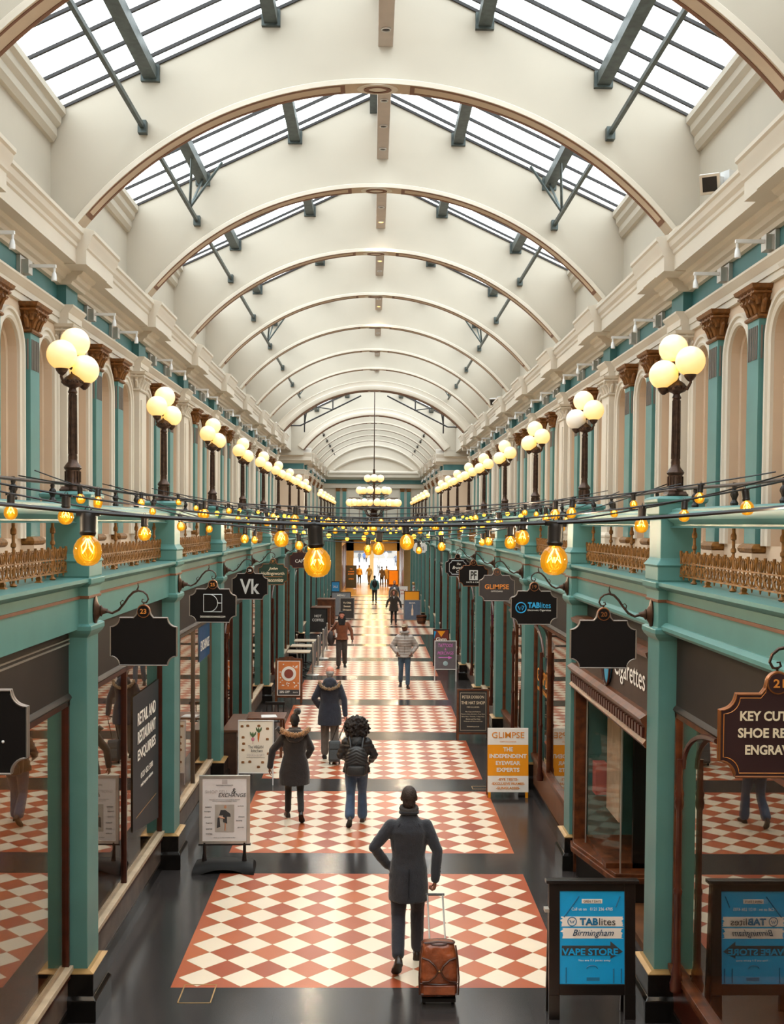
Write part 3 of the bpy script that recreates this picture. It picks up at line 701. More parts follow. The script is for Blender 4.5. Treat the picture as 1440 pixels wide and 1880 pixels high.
# ================================================================ SHOPFRONTS
def shopfront(s, y0, L_, cfg, n):
    """s side, y0 pier centre, fronts run between the piers"""
    r = struct(empty('window_%s' % n, (0, y0, 0))); a, c = .22, L_-.22; X = 2.78
    zt = cfg.get('top', 2.98); fr = cfg.get('frame', dwood); sillz = cfg.get('sill', .47)
    b = MB(); b.box(s*2.76, s*2.92, a, c, zt, 3.56); b.build('fascia_board', cfg.get('fascia', fascia), r)
    b = MB(); b.prism([(s*x, z) for x, z in [(2.92, zt-.05), (2.745, zt-.05), (2.73, zt-.03), (2.74, zt-.01), (2.76, zt+.01), (2.92, zt+.01)]], 'y', a, c); b.build('fascia_moulding', cfg.get('lip', fascia), r, True, ang=30)
    if cfg.get('lines'):
        b = MB(); b.box(s*2.75, s*2.765, a, c, 3.475, 3.487); b.box(s*2.75, s*2.765, a, c, 3.435, 3.45); b.build('fascia_line', alu, r)
    b = MB(); b.box(s*X, s*(X+.01), a, c, sillz, zt); b.build('glass', glassr, r)
    ms = [a+.03]+[a+(c-a)*t for t in cfg.get('mull', (.5,))]+[c-.03]
    for t in ms: MB().box(s*2.75, s*2.83, t-.02, t+.02, sillz, zt).build('mullion', fr, r)
    MB().box(s*2.75, s*2.83, a, c, zt-.10, zt-.05).build('head_rail', fr, r)
    b = MB(); b.box(s*2.72, s*2.86, a, c, sillz-.02, sillz+.03); b.build('sill', cfg.get('sillm', sillm), r, bevel=.005)
    b = MB(); b.box(s*2.735, s*2.86, a, c, sillz-.07, sillz-.02); b.build('sill_rail', fr, r)
    b = MB(); b.box(s*2.76, s*2.92, a, c, -.9 if y0 > 44 else 0, sillz-.06); b.build('stall_riser', cfg.get('riser', marble), r)
    MB().box(s*2.74, s*2.9, a, c, (-.9 if y0 > 44 else 0), .12).build('skirting', blackstone, r)
    # the room behind the glass
    b = MB(); b.box(s*2.92, s*5.3, a, c, .0, .40); b.build('display_floor', shop_floor, r)
    b = MB(); b.box(s*2.92, s*5.35, -.04, .04, 0, 3.8); b.box(s*5.2, s*5.3, 0, L_, 0, 3.8); b.build('inner_wall', cfg.get('inner', shop_in), r)
    if cfg.get('light', 14):
        o = area('shop_lamp', (s*3.9, L_/2, 3.5), (0, 0, 0), 1.2, 2.2, 3.0*cfg.get('light', 14), (1, .80, .55)); o.parent = r
    if cfg.get('col'):      # slender iron colonnette with arched head
        cb = MB(); yc = cfg['col']; cb.lathe([(.058, .44), (.062, .5), (.045, .56), (.052, .60), (.034, .66), (.031, 1.3), (.038, 1.31), (.038, 1.34), (.028, 1.36), (.026, 2.05), (.036, 2.07), (.042, 2.12), (.033, 2.16), (.042, 2.20), (.027, 2.24), (.027, 2.5)], s*2.69, yc, 12)
        for sg in ((1, -1) if cfg.get('arch2') else (1,)):
            w_ = cfg.get('archw', .9); cb.tube([(s*2.72, yc+sg*w_*(1-cos(t)), 2.42+.42*sin(t)) for t in [i*pi/16 for i in range(9)]], .022, n=8)
        cb.build('colonnette', cfg.get('colm', dwood), r, True)
    return r
CF = {
 (-1, -2): dict(lines=1, mull=(.5,)), (-1, -1): dict(lines=1, mull=(), inner=shop_in2, light=75), (-1, 0): dict(lines=0, mull=(.47,), inner=shop_in, light=26),
 (-1, 1): dict(mull=(.22, .55), inner=shop_in2, light=90, frame=pm('grey_brown_timber', '#54473c', .5)), (-1, 2): dict(mull=(.35, .6), col=1.2, light=20), (-1, 3): dict(mull=(.4,), frame=wood, light=22, inner=shop_in2),
 (-1, 4): dict(mull=(.5,), col=1.8), (-1, 5): dict(mull=(.3, .7), frame=wood), (-1, 6): dict(mull=(.5,), col=1.6), (-1, 7): dict(mull=(.5,)), (-1, 8): dict(mull=(.4,)), (-1, 9): dict(mull=(.5,)), (-1, 10): dict(mull=(.5,)),
 (1, -2): dict(frame=wood, mull=(.5,)), (1, -1): dict(frame=wood, mull=(), col=P-.62, archw=-.9, sillm=wood, sill=.5, riser=dwood, colm=dwood, light=75, inner=shop_in2, top=2.9),
 (1, 1): dict(frame=wood, mull=(.62,), col=2.9, sillm=wood, sill=.6, riser=pm('brown_panel', '#7a5138', .4), light=16, inner=shop_in), (1, 2): dict(frame=wood, mull=(.5,), col=2.0, sillm=wood, sill=.6, light=22, inner=shop_in2),
 (1, 3): dict(frame=dwood, mull=(.5,), col=1.4), (1, 4): dict(mull=(.4,), col=1.9), (1, 5): dict(frame=wood, mull=(.5,), col=2.2), (1, 6): dict(frame=wood, mull=(.5,), light=26), (1, 7): dict(mull=(.5,), col=2.), (1, 8): dict(mull=(.4,)), (1, 9): dict(frame=wood, mull=(.5,)), (1, 10): dict(mull=(.5,)),
}
_n = 1
SHOPS = {}
BAYL = [(k, pier_y(k), P) for k in range(-2, 8)]+[(8, pier_y(8), 4.42), (9, 49.3, 4.3), (10, 53.6, 4.3)]
for s in (-1, 1):
    for k, y, L_ in BAYL:
        if (s, k) == (1, 0): continue
        SHOPS[(s, k)] = shopfront(s, y, L_, CF[(s, k)], _n); _n += 1
    for j in range(4): SHOPS[(s, 20+j)] = shopfront(s, FARY[j], P, dict(mull=(.3, .65), frame=(wood if j % 2 else dwood), light=20), _n); _n += 1
# enquiry poster stuck inside the left window by sign 23
navy = pm('dark_vinyl', '#23262d', .5); letter_w = pm('white_lettering', '#f0ece4', .5, var=0); letter_k = pm('black_lettering', '#1a1717', .6, var=0)
po = tag(empty('window_poster', (-2.768, pier_y(0), 0)), 'dark window poster about retail and restaurant enquiries on the left shop glass', 'poster')
b = MB(); b.add([(0, 2.45, .95), (0, 3.95, .72), (0, 3.95, 2.52), (0, 2.45, 2.52)], [(0, 1, 2, 3)]); b.build('poster_sheet', navy, po)
def side_txt(s_, mat, parent, y, z, w=None, h=None, face=1, x=.004, **kw):
    """lettering on a plane facing the aisle from the left wall (face=1) or from the right wall (face=-1)"""
    o = txt(s_, mat, parent, 0, 0, 0, w, h, **kw); o.rotation_euler = (0, 0, rad(90)*face); o.location = (x*face, y, z); return o
for i, t in enumerate(('RETAIL AND', 'RESTAURANT', 'ENQUIRIES')): side_txt(t, letter_w, po, 3.2, 2.22-i*.22, w=1.05, h=.15, bold=.02)
side_txt('0121 452 5300', letter_w, po, 3.2, 1.52, w=.7, h=.07); side_txt('retail enquiries welcome', letter_w, po, 3.2, 1.40, w=.7, h=.06)
MB().box(.001, .003, 2.6, 3.8, 1.07, 1.08).build('poster_line', goldtrim, po)
# blue decal in the second left bay
po = tag(empty('window_decal', (-2.768, pier_y(1), 0)), 'blue exchange band across the upper left shop window behind sign 25', 'decal')
b = MB(); b.add([(0, 2.9, 2.30), (0, 4.0, 2.32), (0, 4.0, 2.88), (0, 2.9, 2.86)], [(0, 1, 2, 3)]); b.build('band', pm('blue_vinyl', '#1b446f', .5), po)
side_txt('EXCHANGE', letter_w, po, 3.45, 2.55, w=.9, h=.16)
# orange lettering on the optician window
po = tag(empty('window_lettering', (2.768, pier_y(1), 0)), 'orange outline lettering on the right-hand optician window', 'lettering')
org = pm('orange_lettering', '#e08b1c', .5, var=0)
side_txt('GLIMPSE', org, po, 3.2, 2.05, w=1.1, h=.22, face=-1); side_txt('INDEPENDENT EYEWEAR', org, po, 3.2, 1.82, w=1.0, h=.06, face=-1)
po = tag(empty('neon_sign', (2.75, pier_y(3), 0)), 'tall magenta neon strip beside the shopfront under sign 17', 'sign')
MB().box(-.02, .0, 1.2, 1.26, 2.3, 2.95).build('tube', emitter('magenta_neon', '#e04fe0', 1.6), po)
# ---- the projecting vape shop bay on the right between signs 20 and 19
r = struct(empty('window_bay', (0, pier_y(0), 0)))
bw = [(2.78, 4.12), (2.76, 3.85), (2.93, 2.62), (3.9, 2.55)]
def fac(z0, z1):
    q = MB()
    for (xa, ya), (xb, yb) in zip(bw, bw[1:]): q.add([(xa, ya, z0), (xb, yb, z0), (xb, yb, z1), (xa, ya, z1)], [(0, 1, 2, 3)])
    return q
def plate(z0, z1, e, name, mat):
    q = MB(); q.prism([(2.66-e, 4.12), (2.62-e, 3.85-e*.3), (2.88-e*.7, 2.62-e), (3.9, 2.55-e), (3.9, 4.12)], 'z', z0, z1); return q.build(name, mat, r, bevel=.006)
plate(0, .33, -.03, 'base_panel', black); plate(.33, .40, .05, 'base_sill', wood); plate(.40, .44, .02, 'base_lip', wood)
fac(.44, 2.44).build('glass', glassc, r)
for (x, y) in bw[1:3]: MB().box(x-.008, x+.008, y-.008, y+.008, .44, 2.44).build('glass_joint', alu, r)
MB().box(2.64, 2.80, 4.02, 4.14, 0, 2.7).build('timber_jamb', wood, r, bevel=.006); MB().box(2.82, 3.9, 4.06, 4.12, 0, 2.7).build('inner_panel', teal, r)
MB().box(3.0, 3.9, 2.70, 4.0, 2.38, 2.42).build('display_ceiling', pm('bay_ceiling_board', '#8a6d50', .6), r)
MB().box(3.12, 3.86, 2.80, 2.86, .44, 2.35).build('display_back', black, r); MB().box(2.98, 3.02, 2.95, 3.65, .95, 2.2).build('display_panel', sillm, r)
MB().box(2.8, 3.8, 2.8, 4.0, .44, .50).build('display_shelf', wood, r); MB().box(2.85, 3.0, 3.7, 3.9, 1.1, 1.5).build('display_box', pm('pink_box', '#b5655f'), r)
# entablature with dentils and lettering
b = MB(); b.box(2.66, 2.95, .22, P-.22, 2.72, 3.30); b.build('fascia_board', pm('brown_signboard', '#4a3b32', .5), r)
b = MB(); b.prism([(2.95, 2.42), (2.60, 2.42), (2.57, 2.46), (2.60, 2.50), (2.60, 2.62), (2.56, 2.66), (2.54, 2.70), (2.60, 2.74), (2.95, 2.74)], 'y', .22, P-.22); b.build('cornice', wood, r, True, ang=30)
b = MB()
for i in range(32): b.box(2.575, 2.60, .28+i*.12, .28+i*.12+.075, 2.51, 2.61)
b.build('dentil', dwood, r)
b = MB(); b.prism([(2.66, 3.26), (2.60, 3.28), (2.58, 3.33), (2.66, 3.36), (2.95, 3.36), (2.95, 3.26)], 'y', .22, P-.22); b.build('top_moulding', wood, r)
MB().box(2.80, 2.95, .22, P-.22, 3.36, 3.56).build('upper_board', fascia, r)
po = empty('shop_lettering', (2.655, pier_y(0), 0)); tag(po, 'white lettering on the brown shop fascia beside sign 20', 'lettering')
o = side_txt('Cigarettes', letter_w, po, 1.15, 3.0, w=1.35, h=.30, face=-1); o = side_txt('Electronic', letter_w, po, 3.35, 3.0, w=1.3, h=.26, face=-1)
b = MB(); b.sphere((-.01, 2.15, 3.0), (.02, .19, .25), 20, 10); b.build('badge', pm('badge_blue', '#3aa0c8', .4), po, True)
b = MB(); b.tube([(-.03, 2.15+.2*cos(t), 3.0+.26*sin(t)) for t in [i*pi/12 for i in range(24)]], .014, n=6, loop=True); b.build('badge_rim', dwood, po)
side_txt('W', letter_w, po, 2.15, 3.0, w=.16, h=.16, face=-1, x=.035)
# door and reveal beyond the bay
MB().box(3.9, 3.91, .3, 2.5, .1, 2.42).build('door_glass', glassr, r)
for y in (.3, 1.4, 2.5): MB().box(3.86, 3.95, y-.045, y+.045, 0, 2.42).build('door_frame', dwood, r)
MB().box(3.86, 3.95, .22, P-.22, 2.42, 3.8).build('door_head', dwood, r); MB().box(2.9, 3.9, .2, .26, 0, 3.5).build('lobby_wall', teal, r)
b = MB(); b.box(2.9, 5.3, .2, P-.2, 0, .08); b.build('shop_floor', shop_floor, r); b = MB(); b.box(5.2, 5.3, 0, P, 0, 3.8); b.box(2.95, 5.3, -.04, .04, 0, 3.8); b.build('inner_wall', pm('dark_shop_wall', '#3c332d', .8), r)
o = area('shop_lamp', (3.9, P/2, 3.4), (0, 0, 0), 1, 2, 28, (1, .85, .65)); o.parent = r
bn = tag(empty('bunting', (2.95, pier_y(0)+1.7, 2.36)), 'yellow and white paper pennants hanging inside the vape shop bay window', 'bunting')
for i, (yy, mt) in enumerate(((1.55, 'yellow'), (1.30, 'white'), (1.85, 'white'), (2.1, 'yellow'))):
    MB().add([(0, yy-.07, 0), (0, yy+.07, 0), (.01, yy, -.26)], [(0, 1, 2)]).build('pennant', pm('pennant_'+mt, '#f0b52a' if mt == 'yellow' else '#e6eef0', .7), bn)
MB().tube([(0, 1.2, .0), (0, 2.2, 0)], .004).build('cord', white, bn)

# ================================================================ LAMP POSTS
def lamp(s, off=None):
    r = empty('lamp_post')
    b = MB()
    b.rbox(-.085, .085, -.085, .085, [(.01, 0), (.012, .02), (0, .035), (-.005, .05)])
    b.lathe([(.075, .045), (.078, .06), (.066, .075), (.066, .20), (.078, .212), (.082, .225), (.070, .245), (.046, .275), (.042, .30)], n=12)
    for i in range(12):
        a = 2*pi*i/12; b.tube([(.068*cos(a), .068*sin(a), .09), (.068*cos(a), .068*sin(a), .19)], .008, n=4)
    b.lathe([(.041, .29), (.043, .32), (.037, .36), (.034, .90), (.040, .905), (.043, .915), (.036, .93), (.03, .95)], n=16)
    for i in range(12):
        a = 2*pi*i/12; b.tube([(.038*cos(a), .038*sin(a), .35), (.034*cos(a), .034*sin(a), .89)], .0055, n=4)
    b.build('post', bronze, r, True, ang=40)
    b = MB(); b.lathe([(.02, .93), (.035, .955), (.08, .975), (.092, .99), (.092, 1.02), (.08, 1.03), (.07, 1.045), (.05, 1.06), (.02, 1.08), (.012, 1.11), (.03, 1.125), (.034, 1.135), (.012, 1.15), (.008, 1.18), (.015, 1.19), (.001, 1.205)], n=20)
    for i in range(16):
        a = 2*pi*i/16; b.sphere((.09*cos(a), .09*sin(a), 1.003), .014, 6, 5)
    b.build('cup', bronze, r, True, ang=40)
    G = [((-s)*.0 + s*.085, -.13, 1.235), (s*.0, .13, 1.385), (-s*.115, .03, 1.13)]
    if s < 0: G = [(-.065, -.12, 1.235), (-.01, .12, 1.385), (.085, .08, 1.13)]
    for gx, gy, gz in G:
        b = MB(); zb = gz-.135; h = sqrt(gx*gx+gy*gy)
        b.tube([(gx*.35, gy*.35, 1.0), (gx*.8, gy*.8, .985 if zb > 1.0 else .97), (gx*1.05, gy*1.05, (zb+1)/2-.01), (gx, gy, zb-.01)], [.014, .015, .013, .014], n=7)
        b.lathe([(.012, -.05), (.03, -.035), (.05, -.01), (.058, .012), (.04, .02), (.01, .02)], gx, gy, 14, zb)
        b.build('arm', bronze, r, True)
        b = MB(); b.sphere((gx, gy, gz), .135, 28, 18); b.build('globe', opal, r, True, ang=90)
    return r
lp = {s: lamp(s) for s in (-1, 1)}
for s in (-1, 1):
    c = 0
    for y in [pier_y(k) for k in range(-2, 9)]+FARY:
        if y < 5: 
            continue
        o = lp[s] if c == 0 else dup(lp[s]); o.location = (s*2.78, y, 4.812)
        if y < 9: where = 'overhead nearest'
        tag(o, 'bronze three-globe lamp post on the %s-hand gallery, %s from the camera' % (SIDE[s], ORD[c]), 'lamp', 'gallery lamp posts'); c += 1
        if s > 0 and abs(y-pier_y(1)) < .1:
            g = [x for x in o.children if x.name.startswith('globe')][2]; g.data = g.data.copy(); g.data.materials[0] = opal_off; g['label'] = 'unlit white globe'
# lamps carry light down the aisle
# ---- spot lamps on the friezes
def wallspot(s):
    r = empty('wall_spotlight'); b = MB(); b.box(0, -s*.05, -.11, .11, -.12, .12); b.box(-s*.05, -s*.13, -.07, .07, -.08, .08); b.build('gear_box', alu, r, bevel=.004)
    b = MB(); b.box(-s*.13, -s*.42, -.018, .018, .0, .035); b.tube([(-s*.40, 0, .02), (-s*.40, 0, -.06)], .014); b.build('arm', white, r)
    b = MB(); b.loft([[(-s*.40+rr*cos(t)-s*.0, rr*sin(t)+dy, z) for t in [i*pi/6 for i in range(12)]] for rr, dy, z in ((.014, 0, -.05), (.025, -.005, -.075), (.034, -.015, -.14), (.030, -.02, -.155))]); b.build('lamp_head', white, r, True)
    return r
for s in (-1, 1):
    w0 = wallspot(s); c = 0
    for y, dx in [(pier_y(k), 0) for k in range(-2, 8)]+[(v, -.45) for v in FARY[:-1]]:
        for d in (1.15, 2.6):
            if y+d < 7: continue
            o = w0 if c == 0 else dup(w0); o.location = (s*(NX+dx), y+d, 7.45)
            nm = ORD[c] if c < 30 else 'last'
            tag(o, 'white arm spotlight on the %s teal frieze, %s from the camera' % (SIDE[s], nm), 'spotlight', 'frieze spotlights'); c += 1
# small uplights and floodlights standing on the cornices
for s in (-1, 1):
    u0 = None; c = 0
    for k in range(0, 9):
        if u0 is None:
            u0 = empty('cornice_uplight'); MB().box(-.05, .05, -.12, .12, 0, .06).build('housing', white, u0, bevel=.005); MB().tube([(0, .1, .06), (-s*.06, .16, .12)], .03, n=10).build('lamp_head', alu, u0, True); o = u0
        else: o = dup(u0)
        o.location = (s*3.72, pier_y(k)+.35, 8.16)
        tag(o, 'small white uplight on the %s cornice by the %s arch foot' % (SIDE[s], ORD[c]), 'uplight', 'cornice uplights'); c += 1
def flood(x, y, z, k, label):
    r = tag(empty('floodlight', (x, y, z), rad(28)), label, 'floodlight'); 
    b = MB(); b.loft([[(xx, yy, zz) for xx, yy, zz in ((-w, d, -w), (w, d, -w), (w, d, w), (-w, d, w))] for w, d in ((.06, .10), (.085, .02), (.11, -.10), (.11, -.13))]); o = b.build('housing', alu, r, bevel=.006); o.rotation_euler = (rad(25), 0, rad(-55)); o.location = (-.06, 0, .16)
    b = MB(); b.box(-.078, .078, -.134, -.131, -.078, .078); o = b.build('lens', darkmetal, r); o.rotation_euler = (rad(25), 0, rad(-55)); o.location = (-.06, 0, .16)
    b = MB(); b.box(.02, .14, -.02, .02, .0, .24); b.box(.10, .2, -.10, .10, .10, .30); b.build('bracket', white, r)
    r.scale = (k, k, k)
flood(3.74, 12.1, 8.17, 1.0, 'square grey floodlight on the right-hand cornice near the second arch')
flood(3.74, 33.6, 8.17, 1.0, 'small square floodlight far along the right-hand cornice')
# ================================================================ HANGING SIGNS
def plate_outline(w, h, r=.085, top=True):
    pts = []; W, Hh = w/2, h
    def arc(cx, cz, a0, a1, n=7): return [(cx+r*cos(a0+(a1-a0)*i/n), cz+r*sin(a0+(a1-a0)*i/n)) for i in range(n+1)]
    pts += arc(W, 0, pi, pi/2)
    pts += arc(W, Hh, 3*pi/2, pi)
    if top: pts += [(W-r-.0, Hh), (.09, Hh), (.065, Hh+.03), (.055, Hh+.08), (-.055, Hh+.08), (-.065, Hh+.03), (-.09, Hh), (-W+r, Hh)]
    pts += arc(-W, Hh, 0, -pi/2); pts += arc(-W, 0, pi/2, 0)
    out = []
    for p in pts:
        if not out or (abs(p[0]-out[-1][0])+abs(p[1]-out[-1][1])) > 1e-4: out.append(p)
    return out
def hsign(s, k, board, rim, label, num=None, nummat=None, draw=None, rot=0.0, y=None, w=.61, h=.44, y_=None):
    yy = pier_y(k) if y is None else y
    root = tag(empty('hanging_sign', (s*2.58, yy, 3.72)), label, 'sign', 'hanging shop signs')
    cx = -s*.45; zb = -.50
    ol = plate_outline(w, h)
    b = MB(); b.prism([(cx+x, zb+z) for x, z in ol], 'y', -.014, .014); b.build('board', board, root)
    b = MB(); b.tube([(cx+x, -.014, zb+z) for x, z in ol], .0065, n=5, loop=True); b.tube([(cx+x, .014, zb+z) for x, z in ol], .0065, n=5, loop=True); b.build('rim', rim, root)
    b = MB(); b.lathe([(.001, -.022), (.052, -.022), (.052, .022), (.001, .022)], n=20); o = b.build('number_disc', board, root, True); o.rotation_euler = (rad(90), 0, 0); o.location = (cx, 0, zb+h+.06)
    b = MB(); b.tube([(cx+.054*cos(t), 0, zb+h+.06+.054*sin(t)) for t in [i*pi/12 for i in range(24)]], [.011]*24, n=6, loop=True, flat=2.0); b.build('number_ring', coprim, root, True)
    if num: txt(num, nummat or rim, root, cx, zb+h+.06, -.024, w=.058, h=.045, name='number', bold=.02)
    b = MB(); b.lathe([(.001, 0), (.085, 0), (.09, .012), (.06, .02), (.045, .035), (.03, .05), (.035, .06), (.02, .075), (.012, .12)], n=20)
    o = b.build('wall_rose', bronze, root, True); o.rotation_euler = (0, rad(-90)*s, 0); o.scale = (1.55, .85, 1)
    b = MB()
    arm = [(.10, .0), (.16, -.02), (.22, .01), (.27, .07), (.31, .13), (.355, .175), (.40, .19), (.445, .18), (.48, .15), (.492, .11), (.475, .08), (.45, .075), (.432, .09), (.438, .11), (.455, .108)]
    b.tube([(-s*x, 0, z) for x, z in arm], [.016, .012, .012, .011, .011, .012, .011, .009, .009, .008, .008, .007, .007, .006, .004], n=7)
    b.tube([(-s*.385, 0, .185), (-s*.40, 0, .225), (-s*.395, 0, .26)], [.009, .007, .003], n=6)
    b.tube([(-s*.245, 0, .04), (-s*.235, 0, .08), (-s*.255, 0, .10), (-s*.27, 0, .09)], [.006, .005, .004, .003], n=5)
    b.tube([(cx, 0, .085), (cx, 0, .06), (cx, 0, .05)], .007, n=6); b.build('bracket', bronze, root, True)
    if draw: draw(root, cx, zb)
    return root
greyrim = pm('grey_sign_rim', '#8b8078', .4, .3); coprim = pm('copper_sign_rim', '#8a5227', .4, .3)
boardk = pm('black_sign_board', '#120d0c', .8, var=.05, spec=.2); maroon = pm('maroon_sign_board', '#2e0c0b', .7, var=.05); greenb = pm('dark_green_board', '#123226', .5, var=.05)
creamt = pm('cream_lettering', '#e9d7b8', .5, var=0); goldt = pm('gold_lettering', '#d8873a', .4, var=0); bluet = pm('blue_lettering', '#2aa2dc', .5, var=0); silver = pm('silver_lettering', '#c9cdd0', .35, .3, var=0)
hsign(-1, -1, boardk, greyrim, 'plain black hanging sign on the nearest left pier, cut by the picture edge', '22', goldt, lambda r, cx, zb: MB().sphere((cx+.18, -.016, zb+.17), .008, 8, 6).build('stud', white, r))
hsign(-1, 0, boardk, greyrim, 'blank black hanging sign numbered 23 on the left pier', '23', goldt)
def d_de(r, cx, zb):
    b = MB(); z0, z1, xl, xr = zb+.14, zb+.37, cx-.12, cx+.12; t = .005
    for A in (((xl, z0), (xl, z1)), ((xl, z1), (xr, z1)), ((xr, z1), (xr, z0)), ((xr, z0), (xl, z0)), ((cx+.065, (z0+z1)/2), (xr, (z0+z1)/2))):
        b.tube([(A[0][0], -.018, A[0][1]), (A[1][0], -.018, A[1][1])], t, n=5)
    b.tube([(cx-.05+.115*sin(a_), -.018, (z0+z1)/2+.115*cos(a_)) for a_ in [i*pi/14 for i in range(15)]], t, n=5); b.build('monogram', silver, r)
    txt('DESIGNEREXCHANGE.COM', letter_w, r, cx, zb+.075, -.014, w=.33, h=.022)
hsign(-1, 1, boardk, greyrim, 'black hanging sign numbered 25 with a square line monogram', '25', goldt, d_de)
hsign(-1, 2, boardk, greyrim, 'black hanging sign numbered 26 with two big hand-drawn pale letters', '26', letter_w, lambda r, cx, zb: txt('Vk', silver, r, cx, zb+.22, -.014, w=.34, h=.26, bold=.02))
def d_jh(r, cx, zb):
    txt('John', creamt, r, cx, zb+.34, -.014, w=.2, h=.075, shear=.3, bold=.02); txt('Hollingsworth', creamt, r, cx, zb+.235, -.014, w=.48, h=.085, bold=.01)
    MB().box(cx-.2, cx+.2, -.018, -.014, zb+.17, zb+.176).build('rule', goldt, r); txt('Tobacconists', creamt, r, cx, zb+.105, -.014, w=.44, h=.075, shear=.3, bold=.015)
hsign(-1, 3, greenb, coprim, 'dark green tobacconists sign numbered 27 on the left', '27', goldt, d_jh)
hsign(-1, 5, maroon, coprim, 'small dark red hanging sign behind the biggest bulb on the left', '29', goldt, lambda r, cx, zb: txt('CAFE', letter_w, r, cx, zb+.2, -.014, w=.3))
hsign(-1, 7, boardk, greyrim, 'small black hanging sign far along the left side', '31', goldt)
def d_key(r, cx, zb):
    txt('KEY CUTTING', creamt, r, cx, zb+.325, -.014, w=.40, h=.052, bold=.03); txt('SHOE REPAIRS', creamt, r, cx, zb+.235, -.014, w=.42, h=.052, bold=.03); txt('ENGRAVING', creamt, r, cx, zb+.145, -.014, w=.34, h=.052, bold=.03)
    ol = plate_outline(.57, .40); MB().tube([(cx+x, -.0145, zb+.02+z) for x, z in ol], .0022, n=4, loop=True).build('inner_line', goldt, r)
hsign(1, -1, maroon, coprim, 'maroon KEY CUTTING shoe repairs and engraving sign on the nearest right pier', '21', goldt, d_key)
hsign(1, 0, boardk, greyrim, 'blank black hanging sign numbered 20 on the right pier', '20', coprim)
def d_tab(r, cx, zb):
    txt('TAB', bluet, r, cx-.005, zb+.255, -.014, w=.16, h=.075, bold=.04); txt('lites', bluet, r, cx+.15, zb+.255, -.014, w=.14, h=.075)
    txt('Electronic Cigarettes', letter_w, r, cx+.07, zb+.185, -.014, w=.31, h=.03)
    b = MB(); c0 = cx-.175; b.tube([(c0+.068*cos(t), -.017, zb+.22+.068*sin(t)) for t in [i*pi/12 for i in range(24)]], .008, n=5, loop=True)
    b.tube([(c0-.04, -.017, zb+.24), (c0-.015, -.017, zb+.19), (c0, -.017, zb+.23), (c0+.015, -.017, zb+.19), (c0+.04, -.017, zb+.24), (c0+.01, -.017, zb+.243)], .007, n=5); b.build('round_badge', bluet, r)
hsign(1, 1, boardk, greyrim, 'black hanging sign numbered 19 with blue vape shop lettering', '19', coprim, d_tab)
def d_gl(r, cx, zb): txt('GLIMPSE', goldt, r, cx, zb+.245, -.014, w=.42, h=.085, bold=.015); txt('OPTICIANS', letter_w, r, cx, zb+.165, -.014, w=.2, h=.022)
hsign(1, 2, pm('charcoal_board', '#352f30', .6), greyrim, 'charcoal opticians sign numbered 18 with orange capitals', '18', coprim, d_gl)
def d_pf(r, cx, zb):
    MB().box(cx-.09, cx+.09, -.018, -.014, zb+.13, zb+.34).build('logo_square', silver, r); txt('PF', letter_k, r, cx, zb+.235, -.018, w=.13, h=.17, bold=.03); txt('HATS & CAPS', letter_w, r, cx, zb+.085, -.014, w=.3, h=.028)
hsign(1, 3, boardk, coprim, 'tilted copper-edged black sign numbered 17 with a white square logo', '17', coprim, d_pf)
def d_br(r, cx, zb):
    ol = plate_outline(.42, .34, .06, False); MB().tube([(cx+x, -.016, zb+.05+z) for x, z in ol], .006, n=5, loop=True).build('inner_border', silver, r)
    txt('The', letter_w, r, cx+.03, zb+.31, -.014, w=.1, h=.055, shear=.4); txt('Brunch', letter_w, r, cx, zb+.22, -.014, w=.26, h=.075, shear=.4); txt('Co', letter_w, r, cx+.02, zb+.12, -.014, w=.11, h=.06, shear=.4)
hsign(1, 4, boardk, greyrim, 'black hanging sign with a white notched border and script lettering', None, None, d_br)
hsign(1, 11, boardk, greyrim, 'small black hanging sign just beyond the white one far on the right', '12', goldt, lambda r, cx, zb: txt('SHOP', letter_w, r, cx, zb+.2, -.014, w=.3), y=FARY[0])
hsign(1, 9, white, white, 'small white hanging sign with black letters far on the right', None, None, lambda r, cx, zb: txt('sims', letter_k, r, cx, zb+.22, -.014, w=.36, h=.22), y=49.3)
# ================================================================ CHANDELIER
r = tag(empty('chandelier', (.02, 49.9, 0)), 'three-tier bronze chandelier with round opal globes on a long rod over the crossing', 'chandelier')
b = MB(); b.tube([(0, 0, 6.8), (0, 0, 11.4)], .022); b.tube([(0, 0, 5.2), (0, 0, 7.0)], .05)
b.lathe([(.001, 4.55), (.06, 4.62), (.16, 4.72), (.12, 4.85), (.2, 4.95), (.14, 5.05), (.3, 5.2), (.16, 5.3), (.05, 5.4)], n=16); b.build('stem', bronze, r, True)
for z, R_, n in ((6.42, .34, 3), (5.86, .68, 6), (5.30, 1.12, 12)):
    b = MB(); b.tube([(R_*.92*cos(t), R_*.92*sin(t), z-.02) for t in [i*pi/20 for i in range(40)]], .022, n=6, loop=True)
    for i in range(n):
        a = 2*pi*(i+.25)/n; b.tube([(.05*cos(a), .05*sin(a), z-.10), (R_*.5*cos(a), R_*.5*sin(a), z-.16), (R_*cos(a), R_*sin(a), z-.06), (R_*cos(a), R_*sin(a), z)], .018, n=5)
    b.build('ring', bronze, r, True)
    for i in range(n):
        a = 2*pi*(i+.25)/n; b = MB(); b.sphere((R_*cos(a), R_*sin(a), z+.17), .17, 20, 12); b.build('globe', opal, r, True, ang=90)
b = MB()
for i in range(10):
    a = 2*pi*i/10; b.tube([(.08*cos(a), .08*sin(a), 4.8), (.3*cos(a), .3*sin(a), 4.9), (.45*cos(a), .45*sin(a), 5.15), (.55*cos(a), .55*sin(a), 5.12)], [.03, .035, .025, .01], n=5)
b.build('leaf_spray', bronze, r, True)
